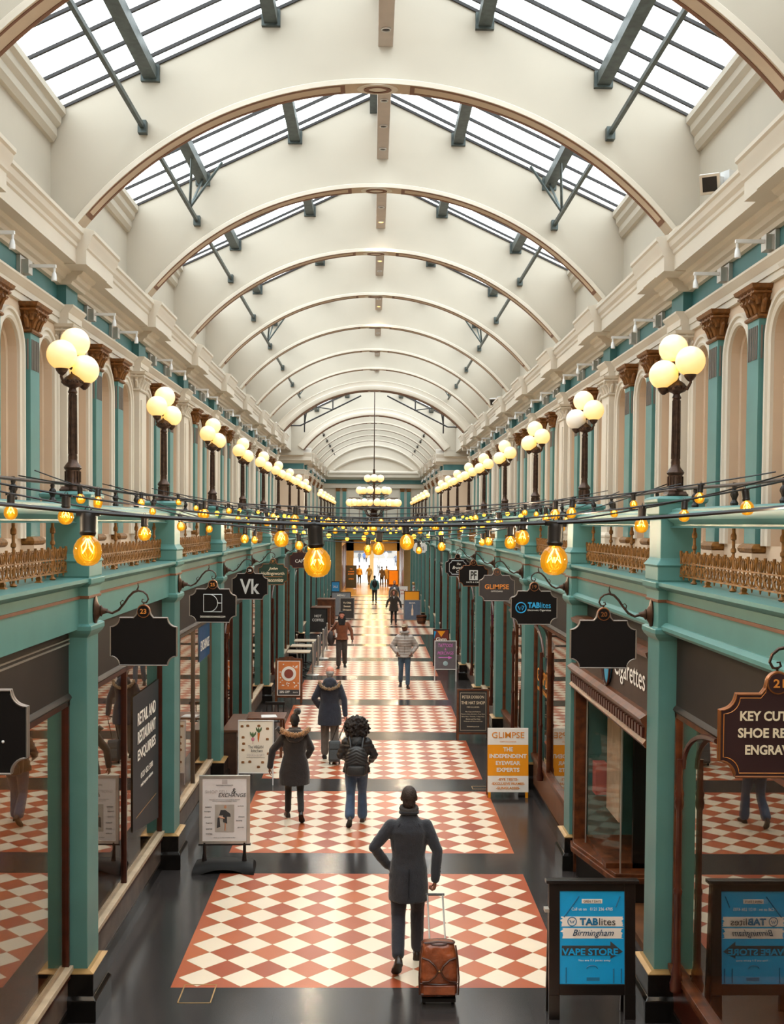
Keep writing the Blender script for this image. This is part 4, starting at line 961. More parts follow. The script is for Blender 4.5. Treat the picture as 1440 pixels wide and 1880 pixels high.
# ================================================================ FESTOON LIGHTS
def bulb_mesh(parts):
    cap = MB(); cap.lathe([(.001, .0), (.018, .0), (.021, -.01), (.020, -.045), (.022, -.05), (.018, -.058), (.001, -.058)], n=14); cap.tube([(0, 0, 0), (.008, 0, .012), (0, 0, .024), (-.008, 0, .012), (0, 0, 0)], .002, n=5)
    cap.box(-.03, .03, -.006, .006, -.006, .006)
    gl = MB(); gl.lathe([(.014, -.056), (.016, -.06), (.026, -.068), (.034, -.082), (.0365, -.098), (.034, -.114), (.026, -.127), (.014, -.134), (.001, -.1355)], n=24)
    fi = MB()
    for i in range(4):
        a = pi/2*i+.4; fi.tube([(.003*cos(a), .003*sin(a), -.065), (.016*cos(a), .016*sin(a), -.085), (.018*cos(a+.5), .018*sin(a+.5), -.102), (.006*cos(a+.4), .006*sin(a+.4), -.088)], .0014, n=4)
    return cap.mesh('bulb_cap', black, True), gl.mesh('bulb_glass', amber, True, 90), fi.mesh('bulb_filament', filament, True)
BC, BG, BF = bulb_mesh(0)
_f = MB(); _f.sphere((0, 0, -.098), .036, 12, 8); BFAR = _f.mesh('bulb_far', ambfar, True, 90)
bulbcount = 0
def festoon(A, B, mid, xs, label, near=False, t=.0055, glow=13):
    """cable from A to B sagging to height mid; bulbs where x is in xs"""
    global bulbcount
    A, B = Vector(A), Vector(B)
    r = tag(empty('string_light'), label, 'string lights', 'festoon bulb strings')
    def pt(u):
        p = A.lerp(B, u); sag = (A.z+B.z)/2-mid; p.z -= 4*sag*u*(1-u); return p
    n = 40 if near else 16
    MB().tube([pt(i/n) for i in range(n+1)], t, n=6).build('cable', black, r, True)
    for x in xs:
        u = (x-A.x)/(B.x-A.x); p = pt(u); p.z -= .004
        h = mobj('bulb_socket', BC, p, r); tilt = random.uniform(-.12, .12); h.rotation_euler = (tilt, random.uniform(-.08, .08), random.uniform(0, 3))
        if near: g = mobj('bulb_glass', BG, (0, 0, 0), h); g2 = mobj('filament', BF, (0, 0, 0), h)
        else: g = mobj('bulb_glass', BFAR, (0, 0, 0), h)
        bulbcount += 1
    if glow:
        for u in (.3, .7):  # bare point lights added along the cable to brighten floor and lower walls
            l = bpy.data.lights.new('festoon_fill_light', 'POINT'); l.energy = glow; l.color = (1, .78, .52); l.shadow_soft_size = .012
            lo = bpy.data.objects.new('festoon_fill_light', l); lo.location = pt(u)-Vector((0, 0, .06)); COL.objects.link(lo); lo.parent = r
    return r
fl = lambda n: [round(-2.4+i*4.8/(n-1), 3) for i in range(n)]
festoon((-2.8, 2.75, 4.93), (2.8, 2.95, 4.93), 4.545, [-1.93, -1.34, -.755, -.172, .462, 1.75], 'thick black cable with large amber bulbs closest to the camera', True, .006)
festoon((-2.8, 4.9, 4.97), (2.8, 5.9, 4.95), 4.555, [-1.46, -.47, .14, .75, 1.38, 1.95], 'second nearest bulb string sagging between the galleries', True)
festoon((-2.8, 5.6, 4.9), (2.8, 7.2, 4.92), 4.50, [-1.95, -1.28, .02, .82, 1.98], 'third nearest bulb string sagging between the galleries', True)
festoon((-2.8, 8.6, 4.90), (2.8, 7.6, 4.93), 4.66, [-2.3, -2.15, -1.3, -.6, 1.3, 1.42, 2.3], 'crossing bulb string running back to the left-hand second lamp', True)
ys = [9.6, 10.6, 12.0, 13.4, 15.0, 16.8, 18.4, 20.4, 22.4, 24.6, 27, 29.4, 32, 34.6, 37.4, 39.5, 42.6, 45.5, 48.5, 51.5, 54.5, 58, 61, 64, 67, 70]
for i, y in enumerate(ys):
    z = 4.93+(.0 if i % 3 else .03); mid = [4.42, 4.60, 4.33, 4.66, 4.52][i % 5]
    dy = [1.2, -1.3, .9, -.7, .2][i % 5]
    n = 9; xs = [round(-2.35+.58*j+random.uniform(-.12, .12), 3) for j in range(n)]
    festoon((-2.8, y-dy/2, z), (2.8, y+dy/2, z), mid, xs, 'string of small amber bulbs across the arcade, %s behind the four nearest' % ORD[i], y < 16)
# ================================================================ PAVEMENT SIGNS AND FURNITURE
def panel_part(root, w, z0, z1, th, mat, name, tilt, y=0, x=0, bev=.004):
    b = MB(); b.box(x-w/2, x+w/2, y-th/2, y+th/2, z0, z1); o = b.build(name, mat, root, bevel=bev); o.rotation_euler = (-tilt, 0, 0); return o
def frame_part(root, w, z0, z1, fw, th, mat, name, tilt, y=0):
    b = MB(); b.box(-w/2, -w/2+fw, y-th/2, y+th/2, z0, z1); b.box(w/2-fw, w/2, y-th/2, y+th/2, z0, z1); b.box(-w/2+fw, w/2-fw, y-th/2, y+th/2, z1-fw, z1); b.box(-w/2+fw, w/2-fw, y-th/2, y+th/2, z0, z0+fw)
    o = b.build(name, mat, root, bevel=.004); o.rotation_euler = (-tilt, 0, 0); return o
def aboard(label, x, y, w, h, fmat, legh=.12, fw=.05, tilt=.13, rz=0.0, th=.03, rear=True, group=None):
    r = tag(empty('pavement_sign', (x, y, ground(y)), rz), label, 'sign')
    frame_part(r, w, legh, h, fw, th, fmat, 'front_frame', tilt)
    for sx_ in (-1, 1):
        b = MB(); b.box(sx_*w/2, sx_*(w/2-fw), -th/2, th/2, 0, legh); o = b.build('leg', fmat, r); o.rotation_euler = (-tilt, 0, 0)
    if rear:
        b = MB(); dy = 2*h*sin(tilt)
        for sx_ in (-1, 1): b.box(sx_*w/2, sx_*(w/2-fw), -th/2, th/2, 0, h-.02)
        b.box(-w/2, w/2, -th/4, th/4, legh, h-.02)
        o = b.build('rear_panel', fmat, r); o.rotation_euler = (tilt, 0, 0); o.location = (0, dy, 0)
    return r, tilt
yel = pm('amber_panel', '#f29d0e', .5, var=.02); whitep = pm('white_panel', '#efece6', .5, var=.02); skyb = pm('sky_blue_poster', '#18a2e2', .35, var=.03)
chalk = pm('chalkboard', '#2f2c2b', .6, var=.1); pinkt = pm('pink_lettering', '#e77bdc', .6, var=0); dkt = pm('dark_grey_lettering', '#3c3a3c', .6, var=0)
# --- blue vape store board, nearest right
r, t = aboard('large black A-frame sign with a blue vape store poster, standing beside the nearest right pier', 2.03, 9.86, .80, 1.27, black, legh=.22, fw=.10, tilt=.07, th=.045)
b = MB(); b.box(-.43, .43, -.05, .05, 1.24, 1.275); o = b.build('top_cap', black, r, bevel=.006); o.rotation_euler = (-t, 0, 0)
pz = dict(parent=r, rx=-t, y=-.014)
panel_part(r, .61, .31, 1.17, .01, skyb, 'poster', t, -.005)
panel_part(r, .19, 1.055, 1.095, .003, whitep, 'poster_label', t, -.012)
txt('OPEN 7 DAYS', dkt, x=0, z=1.075, w=.16, h=.02, **pz); txt('Call us on   0121 236 4705', whitep, x=0, z=1.005, w=.38, h=.028, **pz)
def ragged(w, z0, z1, sd):
    rnd = random.Random(sd); n = 9; b = MB(); L_ = [(-w/2+rnd.uniform(-.015, .015), z0+(z1-z0)*i/n) for i in range(n+1)]; R_ = [(w/2+rnd.uniform(-.015, .015), z0+(z1-z0)*i/n) for i in range(n+1)]
    b.add([(x_, -.012, z_) for x_, z_ in L_+R_[::-1]], [tuple(range(2*n+2))]); o = b.build('poster_band', whitep, r); o.rotation_euler = (-t, 0, 0)
ragged(.56, .845, .935, 3); ragged(.56, .735, .83, 5)
txt('TAB', pm('mid_blue_lettering', '#1c6f9d', .5, var=0), x=-.03, z=.89, w=.17, h=.065, bold=.04, **pz); txt('lites', dkt, x=.14, z=.89, w=.15, h=.065, **pz)
txt('Birmingham', pm('navy_lettering', '#1d4260', .5, var=0), x=.01, z=.78, w=.38, h=.075, shear=.35, **pz)
b = MB(); b.tube([(-.185+.04*cos(a), -.014, .89+.04*sin(a)) for a in [i*pi/10 for i in range(20)]], .004, n=4, loop=True); b.tube([(-.205, -.014, .90), (-.192, -.014, .875), (-.185, -.014, .895), (-.178, -.014, .875), (-.165, -.014, .90)], .004, n=4)
o = b.build('round_badge', pm('mid_blue_lettering', '#1c6f9d'), r); o.rotation_euler = (-t, 0, 0)
b = MB(); b.add([(-.28, -.012, .58), (.17, -.012, .58), (.17, -.012, .55), (.285, -.012, .615), (.17, -.012, .71), (.17, -.012, .67), (-.28, -.012, .67)], [tuple(range(7))]); o = b.build('arrow', pm('slate_arrow', '#3c4044', .5), r); o.rotation_euler = (-t, 0, 0)
txt('VAPE STORE', skyb, x=-.02, z=.615, w=.52, h=.062, bold=.03, **pz); txt('You are 7.1 paces away', whitep, x=.02, z=.535, w=.3, h=.02, **pz)
b = MB()
for (x0, z0, x1, z1) in ((-.26, .93, -.12, 1.12), (.22, 1.02, .26, 1.12), (-.24, .33, -.24, .47), (.2, .33, .2, .46), (.27, .33, .27, .46)): b.tube([(x0, -.012, z0), (x1, -.012, z1)], .006, n=4)
b.tube([(.05*cos(a), -.012, .46+.03*sin(a)) for a in [i*pi/8 for i in range(9)]], .005, n=4); b.box(-.05, .07, -.012, -.010, .35, .38)
o = b.build('line_drawing', pm('mid_blue_lettering', '#1c6f9d'), r); o.rotation_euler = (-t, 0, 0)
MB().box(-.45, -.41, -.03, .05, 1.0, 1.03).build('hinge', alu, r)
# --- exchange poster on a wheeled rubber base, left
r = tag(empty('pavement_sign', (-1.93, 14.15, 0), rad(2)), 'silver-framed white exchange poster on a black rubber base, left of the floor pattern', 'sign')
frame_part(r, .66, .34, 1.245, .045, .03, alu, 'front_frame', .0); panel_part(r, .58, .38, 1.205, .012, pm('pale_poster', '#e4dedd', .4, var=.03), 'poster', 0, -.003)
MB().box(-.34, .34, -.02, .02, .325, .345).build('rail', darkmetal, r); 
for sx_ in (-1, 1): MB().tube([(sx_*.26, 0, .36), (sx_*.26, 0, .22), (sx_*.26, -.02, .12)], [.02, .02, .035], n=8).build('leg', black, r, True)
b = MB(); rings = []
for i in range(15):
    u = -1+2*i/14; x_ = u*.40; d = .19+.05*abs(u)**3; f0 = -d-.03*abs(u)**3+.0; h_ = .135-.04*abs(u)**4
    zc_ = .0 if abs(u) > .72 else .055*(1-(abs(u)/.72)**2)
    rings.append([(x_, -d, zc_), (x_*.99, -d+.02, h_*.55+zc_*.3), (x_*.95, -d*.55, h_), (x_*.93, d*.5, h_), (x_*.97, d*.9, h_*.5), (x_, d*.95, 0.0)])
b.loft(rings); b.build('rubber_base', pm('black_rubber', '#0f0e0e', .6, spec=.25), r, True, ang=50)
txt('EXCHANGE', dkt, r, .10, .985, -.010, w=.36, h=.05, shear=.25); txt('&', dkt, r, .12, 1.04, -.010, w=.06, h=.07, shear=.2); txt('SHOP SELL', pm('pale_lettering', '#c2b9b8'), r, -.1, 1.03, -.010, w=.3, h=.04)
MB().box(-.035, .035, -.011, -.009, 1.13, 1.19).build('logo_square', pm('pale_lettering', '#c2b9b8'), r); txt('DESIGNER EXCHANGE', dkt, r, 0, 1.115, -.010, w=.22, h=.014)
for i, z_ in enumerate((.925, .905)): txt('We buy and sell pre-loved designer fashion', dkt, r, 0, z_, -.010, w=.40-.08*i, h=.012)
for i, (tx, xx, zz) in enumerate((('coats', -.21, .83), ('bags', -.22, .77), ('shoes', -.22, .70), ('hats', -.2, .62), ('scarves', -.2, .54), ('belts', -.2, .48), ('jackets', .21, .84), ('dresses', .22, .70), ('boots', .19, .65), ('gloves', .21, .56))):
    txt(tx, dkt, r, xx, zz, -.010, w=.08, h=.018)
txt('Visit us in the arcade today', dkt, r, 0, .425, -.010, w=.28, h=.014)
MB().box(-.125, .125, -.012, -.009, .50, .86).build('photo_ground', pm('poster_photo_grey', '#b5ada4'), r)
b = MB()   # abstract seated model in the photo
b.sphere((.01, -.013, .83), (.018, .002, .022), 10, 6); b.build('photo_face', pm('poster_skin', '#c98f6e'), r)
b = MB(); b.add([(x_, -.0135, z_) for x_, z_ in ((-.07, .72), (-.05, .79), (.01, .79), (.075, .74), (.08, .70), (.03, .70), (.035, .61), (-.02, .63), (-.02, .72))], [tuple(range(9))]); b.add([(x_, -.0135, z_) for x_, z_ in ((-.09, .69), (-.065, .69), (-.055, .57), (-.1, .55))], [(0, 1, 2, 3)]); b.build('photo_clothes', dkt, r)
b = MB(); b.tube([(.0, -.012, .68), (-.075, -.012, .70)], .01, n=4); b.tube([(.01, -.012, .62), (.008, -.012, .52)], .008, n=4); b.build('photo_leg', pm('poster_skin', '#c98f6e'), r)
# --- vegan kitchen board
r, t = aboard('white framed vegan kitchen menu board with radish and carrot drawing', -2.02, 18.75, .62, 1.12, white, legh=.20, fw=.018, tilt=.05, rear=False)
panel_part(r, .58, .215, 1.10, .01, pm('cream_poster', '#eee8da', .5, var=.02), 'poster', t); pz = dict(parent=r, rx=-t, y=-.009)
txt('The VEGAN', dkt, x=0, z=.66, w=.26, h=.05, **pz); txt('kitchen', dkt, x=.02, z=.595, w=.2, h=.05, shear=.2, **pz); txt('SQUASH & EAT!', pm('pale_lettering', '#c2b9b8'), x=0, z=.515, w=.30, h=.045, **pz); MB().box(-.16, .16, -.009, -.007, .47, .474).build('rule', dkt, r).rotation_euler = (-t, 0, 0)
b = MB(); rnd = random.Random(2)
for x_, z_ in ((-.24, 1.02), (-.14, 1.03), (.05, 1.03), (.20, .98), (-.22, .83), (.2, .8), (-.21, .72), (-.22, .61), (.22, .55), (-.22, .4), (-.1, .41), (.05, .32), (.12, .40)):
    b.sphere((x_, -.007, z_), (.028, .006, .016), 10, 6); b.sphere((x_, -.007, z_-.018), (.03, .006, .01), 10, 6)
b.build('burger_drawing', pm('burger_brown', '#8a5a2c'), r, True).rotation_euler = (-t, 0, 0)
b = MB(); b.sphere((-.05, -.008, .79), (.028, .006, .035), 12, 8); b.tube([(-.05, -.008, .76), (-.05, -.008, .71)], .004, n=4); b.build('radish_drawing', pm('radish_pink', '#cf7f93'), r, True).rotation_euler = (-t, 0, 0)
b = MB(); b.tube([(.05, -.008, .90), (.045, -.008, .80), (.045, -.008, .74)], [.02, .014, .002], n=6); b.build('carrot_drawing', pm('carrot_orange', '#d9792e'), r, True).rotation_euler = (-t, 0, 0)
b = MB()
for a_, c_ in ((-.05, .82), (.05, .90)):
    for d in (-.05, 0, .05): b.tube([(a_, -.008, c_), (a_+d*.7, -.008, c_+.06), (a_+d, -.008, c_+.10)], [.004, .018, .003], n=5)
b.build('leaf_drawing', pm('leaf_green', '#56704a'), r, True).rotation_euler = (-t, 0, 0)
# --- cookie board
r, t = aboard('brown wooden A-frame sign with an orange dessert poster offering 20% off', -2.11, 27.3, .68, 1.12, wood, legh=.14, fw=.05, tilt=.08, rear=True)
b = MB(); b.add([(x_, y_, z_) for y_ in (-.015, .015) for x_, z_ in ((-.3, 1.12), (-.15, 1.14), (-.08, 1.17), (.08, 1.17), (.15, 1.14), (.3, 1.12))], [(0, 1, 2, 3, 4, 5), (6, 7, 8, 9, 10, 11), (0, 1, 7, 6), (1, 2, 8, 7), (2, 3, 9, 8), (3, 4, 10, 9), (4, 5, 11, 10)]); b.build('crest', wood, r).rotation_euler = (-t, 0, 0)
panel_part(r, .58, .19, 1.07, .01, whitep, 'poster_margin', t); panel_part(r, .53, .34, 1.045, .012, pm('orange_poster', '#d98045', .5), 'poster', t, -.002); panel_part(r, .53, .21, .34, .012, dkt, 'poster_foot', t, -.002)
pz = dict(parent=r, rx=-t, y=-.010); txt('20% OFF', letter_w, x=-.1, z=.285, w=.26, h=.06, bold=.03, **pz); txt('desserts', letter_w, x=.17, z=.28, w=.12, h=.04, **pz)
b = MB(); b.lathe([(.001, -.012), (.185, -.012), (.185, 0), (.001, 0)], n=28); b.v = [(x_, z_-.005, y_+.74) for x_, y_, z_ in b.v]; b.build('white_disc', whitep, r).rotation_euler = (-t, 0, 0)
b = MB(); b.lathe([(.001, -.012), (.115, -.012), (.115, 0), (.001, 0)], n=24); b.v = [(x_, z_-.011, y_+.74) for x_, y_, z_ in b.v]; b.build('biscuit_drawing', pm('biscuit_red', '#8e4436'), r).rotation_euler = (-t, 0, 0)
b = MB(); rnd = random.Random(4)
for i in range(34):
    x_, z_ = rnd.uniform(-.24, .24), rnd.uniform(.38, 1.02)
    if (x_**2+(z_-.74)**2) < .205**2: continue
    b.sphere((x_, -.010, z_), (.018, .004, .014), 8, 5)
b.build('sweet_drawing', whitep, r, True).rotation_euler = (-t, 0, 0)
# --- hat shop chalkboard
r, t = aboard('dark chalkboard A-frame of the hat shop in a reddish wood frame', 2.12, 22.75, .68, 1.07, wood, legh=.12, fw=.04, tilt=.1)
panel_part(r, .60, .16, 1.03, .012, chalk, 'board', t); MB().box(-.27, .27, -.009, -.007, .985, .989).box(-.27, .27, -.009, -.007, .2, .204).box(-.27, -.266, -.009, -.007, .2, .989).box(.266, .27, -.009, -.007, .2, .989).build('border_line', creamt, r).rotation_euler = (-t, 0, 0)
pz = dict(parent=r, rx=-t, y=-.009); txt('PETER DOBSON', creamt, x=0, z=.90, w=.46, h=.06, **pz); txt('THE HAT SHOP', creamt, x=0, z=.78, w=.50, h=.065, bold=.01, **pz)
for i, (q, w_) in enumerate((('MEN & LADIES', .26), ('Flat Caps and Fedoras', .32), ('Panama Hats, Bowlers, Top Hats', .50), ('Bakerboy, Tweeds, Trilby Hats', .48), ('Berets and Sun Hats', .30), ('Waterproof Hats and Caps', .40), ('thehatshop.co.uk', .26))): txt(q, creamt, x=0, z=(.69, .59, .54, .49, .44, .39, .28)[i], w=w_, h=.026, **pz)
# --- glimpse board
r, t = aboard('white and yellow independent eyewear experts board on the right with orange lettering', 2.26, 17.95, .68, 1.15, wood, legh=.09, fw=.03, tilt=.09)
panel_part(r, .68, .09, 1.15, .02, whitep, 'board', t, -.01); panel_part(r, .68, .36, .875, .022, yel, 'yellow_panel', t, -.01); pz = dict(parent=r, rx=-t, y=-.022)
txt('GLIMPSE', org, x=0, z=1.035, w=.54, h=.10, bold=.005, **pz); txt('OPTICIANS', org, x=0, z=.925, w=.27, h=.02, **pz)
for i, (q, w_) in enumerate((('THE', .16), ('INDEPENDENT', .62), ('EYEWEAR', .41), ('EXPERTS', .38))): txt(q, whitep, x=0, z=.80-.113*i, w=w_, h=.068, bold=.03, **pz)
for i, (q, w_) in enumerate((('-EYE TESTS-', .34), ('-EXCLUSIVE FRAMES-', .56), ('-SUNGLASSES-', .40))): txt(q, org, x=0, z=.305-.072*i, w=w_, h=.042, bold=.02, **pz)
for sx_ in (-1, 1): MB().box(sx_*.33, sx_*.29, -.02, .01, 0, .09).build('foot', yel, r)
# --- tattoo board
r, t = aboard('white tubular sign holding a grey board with pink tattoo writing', 2.10, 31.2, .64, 1.18, white, legh=.34, fw=.025, tilt=.05)
panel_part(r, .59, .365, 1.155, .012, pm('grey_slate_board', '#6c676c', .5), 'board', t); pz = dict(parent=r, rx=-t, y=-.009)
txt('TATTOOS', pinkt, x=0, z=1.04, w=.42, h=.10, shear=.2, **pz); txt('&', pinkt, x=0, z=.93, w=.05, h=.07, **pz); txt('PIERCINGS', pinkt, x=0, z=.82, w=.46, h=.09, shear=.2, **pz)
b = MB(); b.tube([(-.2, -.009, .69), (.1, -.009, .69)], .012, n=4); b.add([(.08, -.012, .64), (.2, -.012, .69), (.08, -.012, .73)], [(0, 1, 2)]); b.build('arrow', pinkt, r).rotation_euler = (-t, 0, 0)
b = MB(); b.sphere((0, -.006, .52), (.07, .008, .07), 16, 8); b.build('round_badge', pm('pale_blue_badge', '#a9c6cc'), r, True).rotation_euler = (-t, 0, 0)
# --- gym board
r, t = aboard('black curved-top gym store sign behind the tattoo board', 2.19, 34.6, .52, 1.18, black, legh=.1, fw=.03, tilt=.05)
panel_part(r, .46, .13, 1.15, .012, pm('red_brown_poster', '#7a3326', .5), 'poster', t); pz = dict(parent=r, rx=-t, y=-.009)
txt('Gym', letter_w, x=0, z=.84, w=.34, h=.15, bold=.03, **pz); txt('Store', letter_w, x=0, z=.66, w=.38, h=.12, bold=.03, **pz); MB().add([(-.13, -.012, 1.12), (.13, -.012, 1.12), (0, -.012, .93)], [(0, 1, 2)]).build('triangle', yel, r).rotation_euler = (-t, 0, 0)
MB().add([(-.23, -.011, 1.12), (-.16, -.011, 1.1), (-.23, -.011, .85)], [(0, 1, 2)]).build('blue_flash', skyb, r).rotation_euler = (-t, 0, 0)
# --- farther boards
def simple_board(label, x, y, w, h, fmat, pmat, lines, tmat, legh=.06, top=None, extra=None):
    r, t = aboard(label, x, y, w, h, fmat, legh=legh, fw=.04, tilt=.06)
    panel_part(r, w-.07, legh+.03, h-.03, .012, pmat, 'poster', t)
    for i, (q, ww, zz, hh) in enumerate(lines): txt(q, tmat, r, 0, zz, -.010, w=ww, h=hh, rx=-t, bold=.02)
    if extra: extra(r, t)
    return r
def bott(r, t):
    b = MB(); b.lathe([(.05, .30), (.05, .55), (.02, .68), (.018, .82), (.001, .83)], 0, -.02, 12); b.v = [(x_, -.012+(y_+.02)*.1, z_) for x_, y_, z_ in b.v]; b.build('bottle_drawing', pm('bottle_cream', '#e8d3bb'), r, True).rotation_euler = (-t, 0, 0)
simple_board('grey-framed A-frame sign with a pale bottle poster, far right', 1.92, 52.5, .85, 1.05, grey, pm('dusk_blue_poster', '#5f6f86', .5), [('BAR', .3, .9, .06)], letter_w, extra=bott)
simple_board('sign with a plain yellow top panel behind the bottle poster', 2.0, 55.5, .80, 1.35, wood, yel, [], letter_w)
simple_board('tall dark framed menu board far left near the crossing', -1.6, 55.0, 1.0, 1.30, black, pm('grey_poster', '#7c7f84', .5), [('MENU', .4, 1.12, .09)], letter_w)
simple_board('smaller sweet shop chalkboard in front of the tall menu board', -1.25, 53.2, .72, 1.1, grey, chalk, [('Ye Olde', .4, .85, .09), ('Sweet', .34, .68, .1), ('Shoppe', .42, .5, .1)], creamt)
r_ = simple_board('black coffee barrier board with white capitals on the left', -2.30, 45.6, .80, 1.05, black, chalk, [('HOT', .3, .72, .11), ('COFFEE', .5, .55, .11)], letter_w, legh=.04); r_.rotation_euler[2] = rad(-12)
simple_board('white sign with red lettering by the far passage', 1.85, 66, .55, 1.15, white, whitep, [('SALE', .36, .9, .1), ('50%', .3, .7, .1)], pm('red_lettering', '#b0392c', .5, var=0))
simple_board('black menu board with orange writing beside the far doorway', -1.75, 88, .9, 1.9, wood, chalk, [('THE', .2, 1.6, .09), ('CORNER', .5, 1.4, .1), ('BAKERY', .5, 1.2, .1), ('OPEN', .4, .8, .1)], goldt)
r = tag(empty('arched_sign', (1.72, 90, ground(90))), 'arched amber display board at the right of the far doorway', 'sign'); MB().box(-.42, .42, -.03, .03, .1, 1.5).build('frame', wood, r); MB().box(-.36, .36, -.04, -.03, .3, 1.44).build('panel', yel, r)
r = tag(empty('barber_pole', (2.25, 60, ground(60)-.25)), 'striped red and white barber pole on the far right', 'barber pole')
MB().tube([(0, 0, .3), (0, 0, 1.7)], .06, n=12).build('pole', white, r, True); MB().sphere((0, 0, 1.8), .09, 12, 8).build('cap_ball', goldtrim, r, True)
b = MB()
for i in range(7): b.tube([(.062*cos(a), .062*sin(a), .35+i*.19+a*.018) for a in [j*pi/6 for j in range(13)]], .022, n=5)
b.build('stripe', pm('red_stripe', '#a5382e', .4), r)
r = tag(empty('blue_display', (-1.95, 57, ground(57))), 'small blue lit poster box far along the left side', 'display'); r.scale = (.62, .62, .8); MB().box(-.35, .35, -.1, .1, 1.5, 2.2).build('casing', black, r); MB().box(-.31, .31, -.11, -.10, 1.55, 2.15).build('screen', pm('blue_display_face', '#2b84b8', .4), r); MB().box(-.1, .1, -.05, .05, 0, 1.5).build('stand', black, r)
txt('SALE', letter_w, r, 0, 1.85, -.112, w=.4, h=.14)
# half barrel planter
r = tag(empty('barrel_planter', (2.3, 51.2, ground(51))), 'half barrel wooden tub beside a pier far on the right', 'planter')
r.scale = (.6, .6, .8); b = MB(); b.lathe([(.001, 0), (.30, 0), (.38, .25), (.42, .5), (.38, .5), (.36, .44), (.001, .44)], n=20); b.build('tub', wood, r, True, ang=30)
b = MB(); b.lathe([(.40, .36), (.415, .36), (.42, .41), (.405, .41)], n=20); b.lathe([(.335, .1), (.35, .1), (.36, .14), (.345, .14)], n=20); b.build('hoop', darkmetal, r)
# cafe planter box and bench on the left
for i, (x_, y_, l_, lab) in enumerate(((-2.25, 47.5, 'a', 'brown wooden planter box behind the coffee barrier'), (-2.15, 50.5, 'b', 'taller brown wooden screen box farther along the left'))):
    r = tag(empty('wooden_planter', (x_, y_, ground(y_))), lab, 'planter'); b = MB(); b.box(-.4, .4, -.5, .5, .05, .95+.2*i); b.build('box', wood, r, bevel=.01); MB().box(-.42, .42, -.52, .52, .95+.2*i, 1.0+.2*i).build('rim', wood, r)
    for k in range(4): MB().box(-.36+.6*(k % 2), -.24+.6*(k % 2)+.0, -.45+.8*(k//2), -.37+.8*(k//2), 0, .05).build('foot', black, r)
# cafe tables
def cafe_table(x, y, lab, grp='outdoor cafe tables'):
    r = tag(empty('cafe_table', (x, y, 0)), lab, 'table', grp)
    MB().box(-.36, .32, -.33, .33, .735, .765).build('table_top', sillm, r, bevel=.006); MB().tube([(0, 0, .02), (0, 0, .735)], .03, n=10).build('stem', darkmetal, r, True)
    b = MB()
    for a in range(4): b.tube([(0, 0, .06), (.28*cos(a*pi/2+pi/4), .28*sin(a*pi/2+pi/4), .015)], [.022, .014], n=6)
    b.build('foot', darkmetal, r, True); return r
for y_, lab in ((32.0, 'nearest of three square cafe tables by the left shopfronts'), (33.5, 'middle of three square cafe tables on the left'), (35.0, 'farthest of three square cafe tables on the left')): cafe_table(-2.15, y_, lab)
def chair(x, y, rz, lab):
    r = tag(empty('cafe_chair', (x, y, 0), rz), lab, 'chair')
    MB().box(-.19, .19, -.19, .19, .43, .455).build('seat', darkmetal, r, bevel=.008)
    for a in (-1, 1):
        for c in (-1, 1): MB().tube([(a*.17, c*.17, 0), (a*.16, c*.16, .44)], .012, n=6).build('leg', darkmetal, r)
    b = MB()
    for a in (-.17, -.06, .06, .17): b.tube([(a, .18, .44), (a, .21, .84)], .011, n=6)
    b.box(-.20, .20, .195, .225, .80, .86); b.build('backrest', darkmetal, r); return r
chair(-2.3, 29.6, 0.4, 'dark metal cafe chair in front of the nearest cafe table'); chair(-2.5, 36.8, 2.4, 'dark metal cafe chair beyond the farthest cafe table')
chair(-2.0, 22.5, pi, 'black spindle-back chair behind the vegan kitchen board')
# wooden counter and table with menu behind the vegan board
r = tag(empty('wooden_counter', (-2.5, 19.15, 0)), 'dark timber panelled counter standing against the left shopfront behind the vegan board', 'counter')
b = MB(); b.box(-.14, .10, 0, 1.6, 0, .84); b.build('body', pm('aged_timber', '#4a2f20', .5, var=.2), r, bevel=.008); MB().box(-.16, .14, -.02, 1.62, .84, .88).build('counter_top', pm('counter_top_timber', '#5c3a26', .4), r)
for i in range(2): MB().box(.10, .115, .1+i*.75, .72+i*.75, .15, .74).build('panel', dwood, r)
r = tag(empty('cafe_table', (-2.05, 21.3, 0)), 'brown wooden table carrying a white menu beside the black chair', 'table'); MB().box(-.42, .34, -.35, .35, .73, .765).build('table_top', wood, r, bevel=.006)
for a in (-.36, .28):
    for c in (-.29, .29): MB().box(a-.025, a+.025, c-.025, c+.025, 0, .73).build('leg', wood, r)
tag(MB().add([(x_+.0, y_+.9, z_) for x_, y_, z_ in [(-2.15, 20.1, .772), (-1.85, 20.15, .772), (-1.9, 20.4, .776), (-2.18, 20.36, .776), (-2.15, 20.1, .766), (-1.85, 20.15, .766), (-1.9, 20.4, .766), (-2.18, 20.36, .766)]], [(0, 1, 2, 3), (4, 5, 6, 7), (0, 1, 5, 4), (1, 2, 6, 5), (2, 3, 7, 6), (3, 0, 4, 7)]).build('menu_sheet', white), 'white paper menu lying on the brown table', 'menu')
